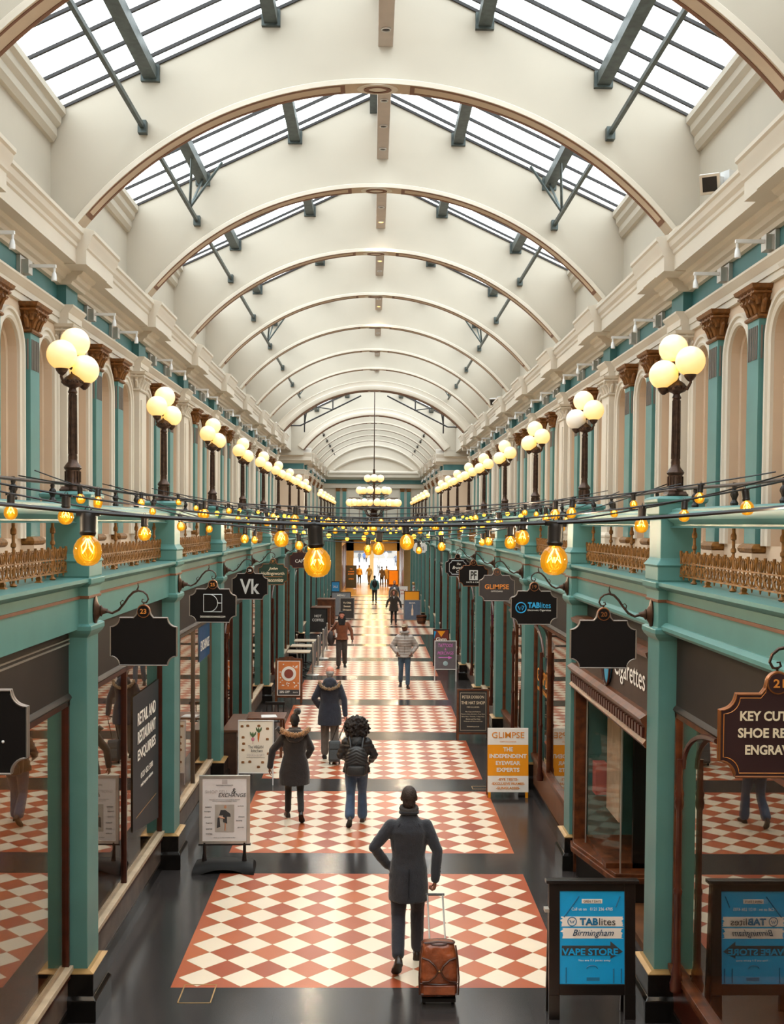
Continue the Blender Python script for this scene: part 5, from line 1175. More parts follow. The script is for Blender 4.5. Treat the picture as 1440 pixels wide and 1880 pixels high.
# queue barriers
def stanchion(x, y, lab):
    r = tag(empty('barrier_post', (x, y, 0)), lab, 'barrier post', 'chrome barrier posts'); MB().tube([(0, 0, .02), (0, 0, .94)], .028, n=12).build('post', alu, r, True)
    b = MB(); b.lathe([(.001, 0), (.2, 0), (.2, .012), (.14, .025), (.03, .04), (.001, .04)], n=20); b.build('base', alu, r, True, ang=30); MB().sphere((0, 0, .96), .035, 10, 8).build('knob', alu, r, True); return r
SP = [(-1.78, 32.4), (-1.72, 34.3), (-1.66, 36.4), (-1.62, 38.6)]
for i, (x_, y_) in enumerate(SP): stanchion(x_, y_, 'chrome barrier post beside the cafe tables, %s of four' % ORD[i])
for i in range(3):
    (xa, ya), (xb, yb) = SP[i], SP[i+1]
    tag(MB().box(-.006, .006, .05, (yb-ya)-.05, .18, .86).build('barrier_banner', pm('grey_banner', '#54585c', .5)), 'dark grey cafe barrier banner, %s of three between chrome posts' % ORD[i], 'banner').location = (xa, ya, 0)
# potted plant and red hanging ornament on the galleries
r = tag(empty('gallery_plant', (-3.2, 15.9, 4.0)), 'red and green potted plant on the left gallery beyond the second lamp', 'plant'); MB().lathe([(.001, 0), (.11, 0), (.15, .3), (.001, .3)], n=14).build('pot', pm('terracotta', '#a0442c', .6), r, True)
b = MB(); rnd = random.Random(9)
for i in range(26):
    a = rnd.uniform(0, 6.28); q = rnd.uniform(.05, .16); b.tube([(0, 0, .28), (q*.6*cos(a), q*.6*sin(a), .55+rnd.uniform(0, .2)), (q*1.3*cos(a), q*1.3*sin(a), .7+rnd.uniform(0, .25))], [.012, .02, .003], n=4)
b.build('foliage', pm('red_foliage', '#8c3a2b', .6, hex2='#4a5a34'), r)
r = tag(empty('round_plaque', (3.3, 17.5, 4.75)), 'round dark-rimmed red plaque on the right gallery by the second lamp', 'plaque'); MB().tube([(.16*cos(a), 0, .16*sin(a)) for a in [i*pi/10 for i in range(20)]], .02, n=6, loop=True).build('ring', darkmetal, r); MB().sphere((0, 0, 0), (.1, .03, .1), 12, 8).build('disc', pm('terracotta', '#a0442c'), r, True); MB().tube([(0, 0, -.15), (0, 0, -.74)], .015).build('stand', darkmetal, r)
# brass inlays let into the floor
for x_, y_, w_, d_ in ((-1.84, 10.18, .32, .42), (1.72, 18.52, .3, .2)):
    b = MB(); 
    for (a0, a1, c0, c1) in ((0, w_, 0, .012), (0, w_, d_-.012, d_), (0, .012, 0, d_), (w_-.012, w_, 0, d_)): b.box(a0, a1, c0, c1, .0, .003)
    o = b.build('floor_inlay', goldtrim); o.location = (x_, y_, 0); o['kind'] = 'structure'
# ================================================================ PEOPLE
def remesh(parts, voxel, name, mat, parent, disp=None, smooth=2, vx=None):
    b = MB()
    for p in parts: b.add(p.v, p.f)
    me = b.mesh('tmp'); ob = bpy.data.objects.new('tmp', me); COL.objects.link(ob)
    m = ob.modifiers.new('r', 'REMESH'); m.mode = 'VOXEL'; m.voxel_size = voxel; m.use_smooth_shade = True
    if smooth: sm = ob.modifiers.new('s', 'SMOOTH'); sm.factor = .5; sm.iterations = smooth
    dg = bpy.context.evaluated_depsgraph_get(); dg.update()
    nm = bpy.data.meshes.new_from_object(ob.evaluated_get(dg)); bpy.data.objects.remove(ob); bpy.data.meshes.remove(me)
    nm.name = name
    if disp:
        nm.update(); ns = [v.normal.copy() for v in nm.vertices]
        for v, n in zip(nm.vertices, ns): v.co += n*disp(v.co)
    nm.polygons.foreach_set('use_smooth', [True]*len(nm.polygons))
    nm.materials.clear(); nm.materials.append(mat)
    o = bpy.data.objects.new(name, nm); COL.objects.link(o); o.parent = parent; return o
def limb(pts, rs, n=12):
    """tapered limb with rounded ends; extra rings keep the taper smooth"""
    b = MB(); P_, R_ = [], []
    for i in range(len(pts)-1):
        a, c = Vector(pts[i]), Vector(pts[i+1])
        for j in range(4): P_.append(a.lerp(c, j/4)); R_.append(rs[i]+(rs[i+1]-rs[i])*j/4)
    P_.append(Vector(pts[-1])); R_.append(rs[-1]); b.tube(P_, R_, n=n)
    for p, r in zip(pts, rs): b.sphere(p, r*.99, n, 8)
    return b
def rings(lv, n=20):
    """lv: (z, rx, ry, cx, cy)"""
    return MB().loft([[(cx+rx*cos(2*pi*j/n), cy_+ry*sin(2*pi*j/n), z) for j in range(n)] for z, rx, ry, cx, cy_ in lv])
def hand_parts(w, fdir, palm_n, side, curl=.35, scale=1.0):
    """wrist point, finger direction, palm normal, side = +1 thumb towards 'u'"""
    f = Vector(fdir).normalized(); nrm = Vector(palm_n); nrm = (nrm-f*nrm.dot(f)).normalized(); u = f.cross(nrm)*side; w = Vector(w); out = []
    k = scale
    b = MB(); rg = []
    for t, wd, th in ((0, .026, .020), (.03, .034, .016), (.06, .040, .015), (.088, .041, .013)):
        c = w+f*t*k; rg.append([c+u*(wd*k*cos(2*pi*j/12))+nrm*(th*k*sin(2*pi*j/12)) for j in range(12)])
    b.loft(rg); out.append(b)
    for off, ln in ((.030, .070), (.010, .080), (-.010, .075), (-.030, .058)):
        p = w+f*.082*k+u*off*k; d = f.copy(); pts = [p.copy()]; 
        for seg in (.42, .32, .26):
            ax = f.cross(nrm).normalized(); d = (Matrix.Rotation(curl, 3, ax) @ d).normalized()
            if (d.dot(nrm)) < -0.001 and seg == .42 and curl > 0: 
                d = (Matrix.Rotation(-2*curl, 3, ax) @ d).normalized(); curl = -curl
            p = p+d*ln*seg*k; pts.append(p.copy())
        curl = abs(curl) if False else curl
        out.append(limb(pts, [.0092*k, .0088*k, .0082*k, .0072*k], 8))
    p = w+f*.022*k+u*.028*k; d = (f*.65+u*.75+nrm*.25).normalized(); q1 = p+d*.035*k; d2 = (f*.85+u*.25+nrm*.45).normalized(); q2 = q1+d2*.03*k; q3 = q2+(f*.8+nrm*.6).normalized()*.022*k
    out.append(limb([p, q1, q2, q3], [.014*k, .011*k, .0098*k, .008*k], 8))
    return out
SKINS = {n: pm('skin_'+n, h, .55, var=.05) for n, h in (('fair', '#d9a488'), ('tan', '#b57a56'), ('brown', '#7a4a32'), ('rosy', '#d98f78'))}
def head_parts(hc, yaw=0.0, nod=0.0, s=1.0):
    """hc = head centre; face towards +Y turned by yaw"""
    M = Matrix.Translation(hc) @ Matrix.Rotation(yaw, 4, 'Z') @ Matrix.Rotation(-nod, 4, 'X')
    ps = []
    b = MB(); b.sphere((0, -.008, .022), (.074, .094, .092), 20, 14); ps.append(b)
    b = MB(); b.sphere((0, .018, -.035), (.058, .070, .075), 18, 12); ps.append(b)
    b = MB(); b.sphere((0, .060, -.088), (.026, .024, .020), 12, 8); ps.append(b)
    b = limb([(0, .080, .012), (0, .094, -.018), (0, .100, -.028)], [.009, .011, .013], 8); ps.append(b)
    b = limb([(-.034, .076, .032), (0, .084, .030), (.034, .076, .032)], [.010, .010, .010], 8); ps.append(b)
    b = limb([(-.018, .079, -.058), (0, .086, -.057), (.018, .079, -.058)], [.008, .010, .008], 8); ps.append(b)
    for q in (-1, 1):
        b = MB(); b.sphere((q*.074, -.004, .002), (.010, .019, .030), 10, 8); ps.append(b)
        b = MB(); b.sphere((q*.040, .056, -.010), (.024, .020, .022), 10, 8); ps.append(b)
    for p in ps: p.xf(M)
    return ps, M
LEG = {
 'stand': [((-.10, .01, .50), (-.11, 0, .09), 0), ((.10, .01, .50), (.11, 0, .09), 0)],
 'walkR': [((-.095, -.01, .50), (-.10, -.27, .20), -.75), ((.095, .16, .51), (.10, .20, .09), .05)],   # right leg forward, left heel lifted
 'walkL': [((-.095, .16, .51), (-.10, .20, .09), .05), ((.095, -.01, .50), (.10, -.27, .20), -.75)],
 'strollR': [((-.09, .02, .50), (-.095, -.15, .13), -.35), ((.09, .10, .51), (.095, .12, .09), .0)],
 'strollL': [((-.09, .10, .51), (-.095, .12, .09), .0), ((.09, .02, .50), (.095, -.15, .13), -.35)],
}
def person(label, x, y, H_, heading, legs='strollR', skin='fair', armL=((-.25, -.03, 1.15), (-.26, .05, .90)), armR=((.25, -.03, 1.15), (.26, .05, .90)),
           top=None, trousers='#2a2c33', thick=1.0, hem=.84, coat_w=1.0, hair=None, hairstyle='short', shoes='#1c1614', vox=.012, head_yaw=0.0, nod=0.0, quilt=0, gloves=None, extras=None,
           jeans_w=1.0, cuffskin=True, curl=.35, flare=1.0, grp=None, bulky=1.0, hips=1.0, collar=True, handvox=None):
    k = H_/1.75; r = tag(empty('person', (x, y, ground(y)), heading), label, 'person'); r.scale = (k, k, k)
    Lg = LEG[legs]; sk = SKINS[skin]
    # ---- body: one continuous surface
    parts = []
    parts.append(rings([(.86, .10, .085, 0, 0), (.93, .155, .11, 0, -.01), (1.02, .14, .10, 0, -.005), (1.12, .135, .095, 0, 0), (1.25, .155, .11, 0, 0), (1.34, .150, .10, 0, -.01), (1.41, .105, .075, 0, -.015), (1.48, .06, .06, 0, -.01)]))
    parts.append(limb([(0, -.012, 1.44), (0, 0, 1.56)], [.058, .052]))
    hp, HM = head_parts(Vector((0, .012, 1.635)), head_yaw, nod); parts += hp
    for q, (kn, an, pt) in zip((-1, 1), Lg):
        parts.append(limb([(q*.09, -.01, .90), kn, an], [.080, .050, .028]))
        toe = Vector(an)+Matrix.Rotation(pt, 3, 'X') @ Vector((q*.015, .17, -.055)); heel = Vector(an)+Matrix.Rotation(pt, 3, 'X') @ Vector((0, -.03, -.05))
        toe = Vector(an)+Matrix.Rotation(pt, 3, 'X') @ Vector((q*.004, .10, -.062)); heel = Vector(an)+Matrix.Rotation(pt, 3, 'X') @ Vector((0, -.02, -.05)); parts.append(limb([heel, toe], [.022, .018]))
    hands = []
    for q, (el, wr) in zip((-1, 1), (armL, armR)):
        el, wr = Vector(el), Vector(wr); sh = Vector((q*.155, -.015, 1.365))
        parts.append(limb([sh, el, wr], [.044, .038, .029])); d = (wr-el).normalized()
        hp_ = hand_parts(wr+d*.01, (d+Vector((0, .12, -.25))).normalized(), Vector((-q, .15, 0)), 1 if q < 0 else 1, curl); parts += hp_; hands.append((wr, d))
    remesh(parts, min(vox, .0085) if vox < .016 else vox*.8, 'body', sk, r, smooth=1)
    # ---- trousers
    tm = pm('cloth_'+trousers[1:], trousers, .85, var=.12, scale=9, bump=.25, bscale=40, sheen=.2); tp_ = []
    tp_.append(rings([(.80, .11, .09, 0, 0), (.88, .160*hips, .125*hips, 0, -.012), (.96, .165*hips, .125*hips, 0, -.015), (1.05, .15, .108, 0, -.005)]))
    for q, (kn, an, pt) in zip((-1, 1), Lg):
        a_ = Vector(an); tp_.append(limb([(q*.088, -.012, .90), kn, a_+(Vector(kn)-a_).normalized()*.03], [.100*hips, .070*jeans_w, .062*jeans_w*flare]))
    remesh(tp_, vox, 'trousers', tm, r, disp=lambda c: .004*noise.noise(Vector((c.x*9, c.y*9, c.z*14))))
    # ---- shoes
    sm = pm('shoe_'+shoes[1:], shoes, .35, var=.15)
    for q, (kn, an, pt) in zip((-1, 1), Lg):
        R3 = Matrix.Translation(Vector(an)) @ Matrix.Rotation(pt, 4, 'X') @ Matrix.Rotation(-q*.12, 4, 'Z')
        s_ = MB(); rg = []
        for yy, w_, h_ in ((-.075, .020, .04), (-.065, .034, .075), (-.03, .040, .10), (.03, .040, .075), (.09, .047, .055), (.15, .044, .045), (.19, .028, .032), (.20, .012, .018)):
            rg.append([(w_*cos(t), yy, -.09+(h_ if sin(t) > 0 else .0)*abs(sin(t))) for t in [i*pi/6 for i in range(12)]])
        s_.loft(rg); s_.xf(R3); o = s_.build('shoe', sm, r, True, ang=50)
        so = MB(); so.loft([[(w_*u, yy, z_) for u, z_ in ((-1, -.092), (1, -.092), (1, -.078), (-1, -.078))] for yy, w_ in ((-.075, .024), (-.04, .038), (.02, .036), (.09, .049), (.15, .046), (.195, .025))]); so.xf(R3); so.build('shoe_sole', pm('shoe_sole', '#171310', .5), r)
    # ---- upper garment
    if top:
        cm = pm('garment_'+top[1:], top, .9 if not quilt else .45, var=.10, scale=11, bump=.3, bscale=70, sheen=.3 if not quilt else 0); w = coat_w; th = .014*thick
        cp_ = []; hz = hem
        lv = [(hz, .175*w*bulky, .135*w*bulky, 0, -.01)]
        if hz < .78: lv += [(.80, .175*w*bulky, .14*bulky, 0, -.012)]
        lv += [(.95, .168*bulky*(.5+w/2), .128*bulky, 0, -.012), (1.08, .152*bulky, .115*bulky, 0, -.005), (1.22, .170*bulky, .128*bulky, 0, -.002), (1.33, .182*bulky, .128*bulky, 0, -.010), (1.40, .150*bulky, .105*bulky, 0, -.014), (1.45, .095, .080, 0, -.012), (1.50, .072, .068, 0, -.008)]
        lv = [lv[0]] + [v for v in lv[1:] if v[0] > hz+.03]
        cp_.append(rings(lv, 24))
        for q, (el, wr) in zip((-1, 1), (armL, armR)):
            el, wr = Vector(el), Vector(wr); sh = Vector((q*.168, -.015, 1.375)); e = wr-(wr-el).normalized()*.0
            cp_.append(limb([sh, el, e], [.064*bulky, .053*bulky, .043*bulky]))
        if quilt:
            dsp = lambda c: .011*abs(sin(c.z*pi/.075))-.004+.003*noise.noise(c*14)
        else: dsp = lambda c: .006*noise.noise(Vector((c.x*7, c.y*7, c.z*9)))+.003*noise.noise(c*22)
        remesh(cp_, vox, 'coat' if hem < .9 else 'jacket', cm, r, disp=dsp)
        if collar:
            b = MB(); b.tube([(.078*cos(t), -.006+.075*sin(t), 1.505+.012*sin(t+pi)) for t in [i*pi/10 for i in range(20)]], .020*thick, n=8, loop=True); b.build('collar', cm, r, True)
    if gloves:
        gm = pm('glove_'+gloves[1:], gloves, .8); 
        for q, (wr, d) in zip((-1, 1), hands):
            remesh(hand_parts(wr+d*.01, (d+Vector((0, .12, -.25))).normalized(), Vector((-q, .15, 0)), 1, curl, 1.12), .007 if vox < .016 else .012, 'glove', gm, r, smooth=1)
    # ---- hair
    if hair:
        hm = pm('hair_'+hair[1:], hair, .7, var=.25, scale=30, bump=.6, bscale=90); hs = []
        if hairstyle in ('short', 'bald', 'bun', 'long'):
            b = MB(); b.sphere((0, -.020, .030 if hairstyle != 'bald' else -.005), (.0765, .092, .094) if hairstyle != 'bald' else (.0775, .094, .074), 20, 14); hs.append(b)
            b = MB(); b.sphere((0, -.052, -.030), (.064, .050, .060), 14, 10); hs.append(b)
        if hairstyle == 'bun':
            b = MB(); b.sphere((.0, -.035, .155), (.055, .055, .045), 14, 10); hs.append(b); b = limb([(0, -.03, .09), (0, -.035, .15)], [.04, .03]); hs.append(b)
        if hairstyle == 'long': b = limb([(0, -.06, .0), (0, -.08, -.10), (0, -.07, -.17)], [.075, .07, .05]); hs.append(b)
        if hairstyle == 'curly':
            rn = random.Random(5); b = MB(); b.sphere((0, -.04, .02), (.165, .145, .150), 14, 10); b.sphere((0, -.07, -.08), (.185, .11, .10), 14, 10); hs.append(b)
            for _i in range(420):
                a_, z_ = rn.uniform(0, 2*pi), rn.uniform(-1, 1); q_ = sqrt(1-z_*z_); c_ = Vector((.205*q_*cos(a_), -.055+.165*q_*sin(a_), -.02+.19*z_))*rn.uniform(.86, 1.06)
                if c_.y > .07 and c_.z < .10: continue
                b = MB(); b.sphere(c_, rn.uniform(.014, .026), 7, 5); hs.append(b)
        for b in hs: b.xf(HM)
        amp = {'curly': .006, 'bun': .006}.get(hairstyle, .003); fq = 55 if hairstyle == 'curly' else 70
        remesh(hs, .008 if hairstyle == 'curly' else .010, 'hair', hm, r, disp=lambda c: amp*noise.noise(c*fq)+(.012*noise.noise(c*22) if amp > .01 else 0), smooth=1)
    # eyes, brows and lips
    if abs(math.cos(heading)+1) < 1.2:
        b = MB()
        for q in (-1, 1): b.sphere((q*.031, .079, .010), (.011, .008, .006), 8, 6)
        b.xf(HM); b.build('eye', pm('eye_dark', '#1e1512', .3), r, True)
        b = MB(); b.tube([(-.020, .094, -.058), (0, .098, -.056), (.020, .094, -.058)], [.003, .006, .003], n=6); b.xf(HM); b.build('lips', pm('lip_rose', '#9c5448', .5), r, True)
        b = MB()
        for q in (-1, 1): b.tube([(q*.018, .091, .030), (q*.034, .088, .034), (q*.048, .078, .028)], [.003, .004, .002], n=5)
        b.xf(HM); b.build('eyebrow', pm('hair_'+(hair or '#2a1c16')[1:], hair or '#2a1c16'), r)
    if extras: extras(r, HM)
    return r
def furring(r, pts, rad_, hexc, name='fur_trim', amp=.02):
    fm = pm('fur_'+hexc[1:], hexc, .9, var=.35, scale=40, bump=.8, bscale=120, sheen=.5)
    b = MB(); b.tube(pts, rad_, n=10, loop=False)
    for p in (pts[0], pts[-1]): b.sphere(p, rad_ if not isinstance(rad_, list) else rad_[0], 10, 8)
    return remesh([b], .009, name, fm, r, disp=lambda c: amp*noise.noise(c*60)+.5*amp*noise.noise(c*120), smooth=0)
# 1. man with the leather trolley case
def ex1(r, HM):
    cm = MATS['garment_24262e']
    b = MB(); b.tube([(.068*cos(t), -.004+.068*sin(t), 1.538+.012*sin(t)) for t in [i*pi/10 for i in range(20)]], .028, n=8, loop=True); b.build('scarf', pm('dark_scarf', '#3a3532', .9, bump=.4), r, True)
    MB().box(-.003, .003, -.172, -.150, .72, 1.00).build('coat_vent', pm('seam_dark', '#14161d', .9), r)
    b = MB()
    for q in (-1, 1): b.tube([(q*.085, -.105, 1.42), (q*.155, -.075, 1.30), (q*.150, -.085, 1.15)], .0025, n=4)
    b.build('coat_seam', pm('seam_dark', '#14161d', .9), r)
    for q in (1,):
        b = MB()
        for i in range(3): b.sphere((.30, -.09, .92+i*.035), .007, 8, 6)
        b.build('cuff_button', pm('seam_dark', '#14161d'), r, True)
person('tall man seen from behind in a navy overcoat pulling a brown leather case', .37, 11.05, 1.86, 0, 'walkR', 'brown',
       armL=((-.335, -.04, 1.17), (-.20, .05, .97)), armR=((.275, -.05, 1.14), (.255, -.08, .88)), top='#24262e', trousers='#23242e', hem=.66, coat_w=1.06, hair='#36271e', hairstyle='short', shoes='#2a1d15', vox=.011, extras=ex1, curl=1.1, thick=1.1, bulky=1.04, head_yaw=.0)
# 2. woman in the black parka
def hood(r, z=1.45, w=.17, d=.12, mat=None, y=-.10, h=.10):
    b = MB(); b.sphere((0, y, z), (w, d*.8, h), 20, 12); c = MB(); c.sphere((0, y-.03, z-.04), (w*.8, d*.7, h*.9), 18, 10)
    return remesh([b, c], .012, 'hood', mat, r, disp=lambda q: .008*noise.noise(q*16))
def ex2(r, HM):
    hood(r, 1.43, .175, .13, MATS['garment_211a19'])
    furring(r, [(.22*cos(t), -.075+.12*sin(t)*-1, 1.50+.035*cos(t*2)-.03) for t in [pi*.0+i*pi/12 for i in range(13)]], .040, '#a8743c')
    b = MB(); b.tube([(-.22, -.08, 1.46), (-.28, -.07, 1.53), (-.31, -.05, 1.50)], [.05, .045, .02], n=8); b.build('collar_flap', MATS['garment_211a19'], r, True)
    furring(r, [(.03, -.03, 1.79), (.05, -.04, 1.80)], .052, '#17110f', 'hair_bun', .014)
person('woman walking away in a black parka with tan fur hood and top bun', -1.19, 16.55, 1.63, .10, 'walkL', 'brown',
       armL=((-.36, -.02, 1.16), (-.40, -.03, .90)), armR=((.27, .03, 1.17), (.22, .16, 1.02)), top='#211a19', trousers='#1c1918', hem=.60, coat_w=1.22, hair='#1a1311', hairstyle='short', shoes='#1f1613', vox=.012, extras=ex2, bulky=1.18, jeans_w=.85, thick=1.3)
# 3. curly haired woman with backpack
def ex3(r, HM):
    hood(r, 1.42, .15, .11, MATS['garment_1f2023'], y=-.11, h=.10)
person('woman with big curly dark hair, black puffer jacket and blue jeans walking away', -.24, 16.3, 1.60, 0, 'walkR', 'brown',
       armL=((-.27, .02, 1.15), (-.22, .18, 1.08)), armR=((.29, .03, 1.15), (.24, .17, 1.04)), top='#1f2023', trousers='#3a5170', hem=.88, coat_w=1.12, hair='#221712', hairstyle='curly', shoes='#2b211d', vox=.012, extras=ex3, quilt=1, bulky=1.2, jeans_w=1.05, hips=1.12, flare=1.3)
# 4. grey-haired man with case
def ex4(r, HM):
    hood(r, 1.46, .13, .11, MATS['garment_262a38'], y=-.09, h=.10)
    furring(r, [(.19*cos(t), -.09-.10*sin(t), 1.47-.12*sin(t)) for t in [i*pi/12 for i in range(13)]], .026, '#a07d55')
person('grey-haired man in a dark blue hooded parka and grey trousers pulling a grey case', -.82, 20.8, 1.80, 0, 'strollL', 'rosy',
       armL=((-.29, -.03, 1.15), (-.20, .08, .98)), armR=((.27, -.04, 1.13), (.29, -.08, .86)), top='#262a38', trousers='#6c655f', hem=.66, coat_w=1.12, hair='#b9b3ac', hairstyle='bald', shoes='#2b2725', vox=.013, extras=ex4, bulky=1.15, curl=1.0, jeans_w=1.15)
# 5. man in brown jacket and black scarf
def ex5(r, HM):
    b = MB(); b.sphere((0, -.040, .040), (.092, .098, .090), 18, 12); c = limb([(-.078, -.02, -.02), (-.08, .02, -.12)], [.032, .05]); d = limb([(.078, -.02, -.02), (.08, .02, -.12)], [.032, .05])
    b.sphere((0, -.012, .082), (.086, .100, .050), 16, 10)
    for q in (b, c, d): q.xf(HM)
    e_ = rings([(1.34, .10, .05, 0, .10), (1.45, .12, .11, 0, .01), (1.54, .085, .085, 0, 0)])
    remesh([b, c, d, e_], .012, 'scarf', pm('black_knit', '#1d1a1a', .95, bump=.5), r)
person('man walking this way in a rust brown jacket with a black scarf over his head', -.97, 34.1, 1.76, pi, 'strollR', 'rosy',
       armL=((-.30, -.02, 1.15), (-.33, .02, .90)), armR=((.30, .0, 1.16), (.24, .20, 1.02)), top='#7c4424', trousers='#3e3630', hem=.88, coat_w=1.1, hair='#2a1f1a', shoes='#241d1a', vox=.014, extras=ex5, bulky=1.12, gloves='#1b1918', jeans_w=1.2)
# 6. man in pale puffer and cap
def ex6(r, HM):
    b = MB(); b.sphere((0, -.01, .055), (.083, .100, .068), 18, 12); b.add([(-.065, .07, .055), (.065, .07, .055), (.05, .155, .04), (-.05, .155, .04), (-.065, .07, .066), (.065, .07, .066), (.05, .155, .05), (-.05, .155, .05)], [(0, 1, 2, 3), (7, 6, 5, 4), (0, 1, 5, 4), (1, 2, 6, 5), (2, 3, 7, 6), (3, 0, 4, 7)]); b.xf(HM); b.build('cap', pm('beige_cap', '#9c8a72', .8, bump=.3), r, True)
    b = MB(); b.sphere((0, .05, -.075), (.05, .045, .035), 12, 8); b.xf(HM); b.build('beard', pm('hair_201613', '#201613'), r, True)
    MB().box(-.004, .004, .140, .152, .90, 1.50).build('zip', pm('seam_dark', '#14161d'), r)
    b = MB(); b.tube([(.10*cos(t), .0+.09*sin(t), 1.52) for t in [i*pi/10 for i in range(20)]], .038, n=8, loop=True); b.build('stand_collar', MATS['garment_a59d98'], r, True)
person('man in a pale grey puffer jacket, cap and jeans with hands in his pockets', .88, 30.1, 1.76, pi, 'strollL', 'brown',
       armL=((-.34, -.04, 1.14), (-.22, .08, .98)), armR=((.34, -.04, 1.14), (.22, .08, .98)), top='#a59d98', trousers='#40566b', hem=.84, coat_w=1.1, hair='#201613', shoes='#3a2820', vox=.014, extras=ex6, quilt=1, bulky=1.25, head_yaw=-.35)
# 7. woman in fur hood
def ex7(r, HM):
    furring(r, [Vector((.165*cos(t), .04, 1.63+.165*sin(t))) for t in [-.9+i*(pi+1.8)/14 for i in range(15)]], .05, '#8a6a4a')
    b = MB(); b.sphere((0, -.05, 1.62), (.13, .12, .15), 16, 12); remesh([b], .014, 'hood', MATS['garment_2f261e'], r)
    b = MB(); b.tube([(.03, .13, 1.46), (.0, .155, 1.36), (-.03, .14, 1.46)], .018, n=6); b.build('blouse_collar', white, r, True)
person('woman facing this way in a dark olive parka with a wide fur hood', .98, 50.6, 1.58, pi, 'stand', 'rosy',
       armL=((-.33, -.02, 1.15), (-.38, .02, .90)), armR=((.33, -.02, 1.15), (.38, .03, .92)), top='#2f261e', trousers='#1b1919', hem=.70, coat_w=1.2, hair='#5a3a26', shoes='#1a1615', vox=.016, extras=ex7, bulky=1.2, gloves='#8d8d90', jeans_w=.85)
# 8. man in grey blazer
def ex8(r, HM):
    b = rings([(.95, .07, .02, 0, .115), (1.2, .075, .02, 0, .125), (1.42, .04, .02, 0, .10)]); b.build('shirt', pm('white_shirt', '#e4e6ea', .7), r, True)
    b = MB(); b.sphere((0, .045, -.07), (.052, .05, .04), 12, 8); b.xf(HM); b.build('beard', pm('hair_2a1c14', '#2a1c14'), r, True)
person('bearded man in a grey blazer over a white shirt behind the fur-hooded woman', 1.15, 57.5, 1.80, pi, 'strollR', 'tan', top='#4f5157', trousers='#22242c', hem=.84, hair='#2a1c14', vox=.016, extras=ex8)
# 9. teal coat with backpack, farther
person('person walking away far down the arcade in a teal jacket and dark trousers', .12, 68.5, 1.72, 0, 'strollL', 'tan', top='#3f7a7d', trousers='#2a2a2c', hem=.80, hair='#2a201b', vox=.018, bulky=1.15, quilt=0)
# 10-13 near the far doorway
person('person in a dark coat walking away beside the tan-coated one near the far doorway', .78, 93, 1.72, 0, 'strollL', 'tan', top='#4a3526', trousers='#241c18', hem=.78, hair='#33241b', vox=.02)
person('person in a long tan coat near the far doorway', 1.20, 93.5, 1.74, 0, 'strollR', 'tan', top='#b58a4c', trousers='#8a6a3f', hem=.60, hair='#4b3525', vox=.02, coat_w=1.1, bulky=1.1)
person('person in an amber jacket and dark trousers standing left in the far doorway', -1.2, 97, 1.72, 0, 'stand', 'tan', top='#c08a2c', trousers='#2e2b2c', hem=.86, hair='#5a2f2a', vox=.02, bulky=1.15)
person('person in an olive brown jacket walking through the far doorway', -.33, 97, 1.75, .3, 'walkR', 'tan', top='#7d6434', trousers='#5b4a34', hem=.80, hair='#31241c', vox=.02)
# street beyond
for i, (px, w, c1, c2, lab) in enumerate(((660.5, 0, '#3c4048', '#30343a', 'person in dark grey out in the bright street, leftmost'), (669.5, 0, '#39507c', '#2a2e3c', 'person in a blue coat out in the street'), (673.5, 0, '#c9782c', '#3a3130', 'person in an orange jacket out in the street'), (696, 0, '#8a8580', '#55504c', 'person in pale grey standing in the street past the white jamb'), (709.7, 0, '#e3e4e6', '#9a9ba0', 'person in white crossing the street'), (727.5, 0, '#4a4f5c', '#333640', 'person in slate grey out in the street, rightmost'))):
    Y_ = [168, 168, 170, 125, 178, 150][i]; person(lab, (px-685)*Y_/2000, Y_, 1.75, pi if i % 2 else .4, 'strollR', 'tan', top=c1, trousers=c2, hem=.75, hair='#2f2520', vox=.03)
# ---------------------------------------------------------------- luggage and bags
# brown leather trolley
lea = pm('brown_leather', '#8e4824', .33, var=.25, scale=7, bump=.25, bscale=25, hex2='#5d2a14', coat=.2); leadark = pm('dark_leather_trim', '#43200f', .4, var=.2)
r = tag(empty('trolley_case', (.635, 10.22, 0), .0), 'brown leather wheeled holdall with looped straps and a steel pull handle', 'luggage')
tl = -.16
def tilt(o): o.rotation_euler = (tl, 0, 0); return o
b = rings([(.06, .155, .10, 0, 0), (.10, .172, .125, 0, 0), (.25, .176, .135, 0, 0), (.42, .165, .125, 0, 0), (.52, .150, .115, 0, 0), (.56, .135, .10, 0, 0)], 4)
b = MB(); rg = []
for z, hw_, hd in ((.07, .155, .10), (.09, .168, .12), (.25, .175, .14), (.42, .165, .13), (.52, .150, .12), (.555, .135, .10)):
    rg.append([(hw_*(abs(cos(t))**.35)*(1 if cos(t) > 0 else -1), hd*(abs(sin(t))**.35)*(1 if sin(t) > 0 else -1), z) for t in [i*pi/14 for i in range(28)]])
b.loft(rg); tilt(remesh([b], .010, 'bag_body', lea, r, disp=lambda c: .007*noise.noise(Vector((c.x*9, c.y*5, c.z*11)))+.003*noise.noise(c*30)))
b = MB(); b.tube([(.145*cos(t), .115*sin(t), .545) for t in [i*pi/14 for i in range(28)]], .010, n=6, loop=True); b.tube([(-.13, -.105, .56), (0, -.115, .575), (.13, -.105, .56)], .010, n=6)
for q in (-1, 1): b.tube([(q*.172, -.10, .09), (q*.178, -.12, .25), (q*.168, -.11, .42), (q*.150, -.10, .54)], .007, n=6)
b.tube([(-.16, -.118, .10), (0, -.135, .09), (.16, -.118, .10)], .008, n=6); b.tube([(-.17, -.135, .20), (0, -.15, .195), (.17, -.135, .20)], .006, n=6)
tilt(b.build('piping', leadark, r, True))
b = MB()
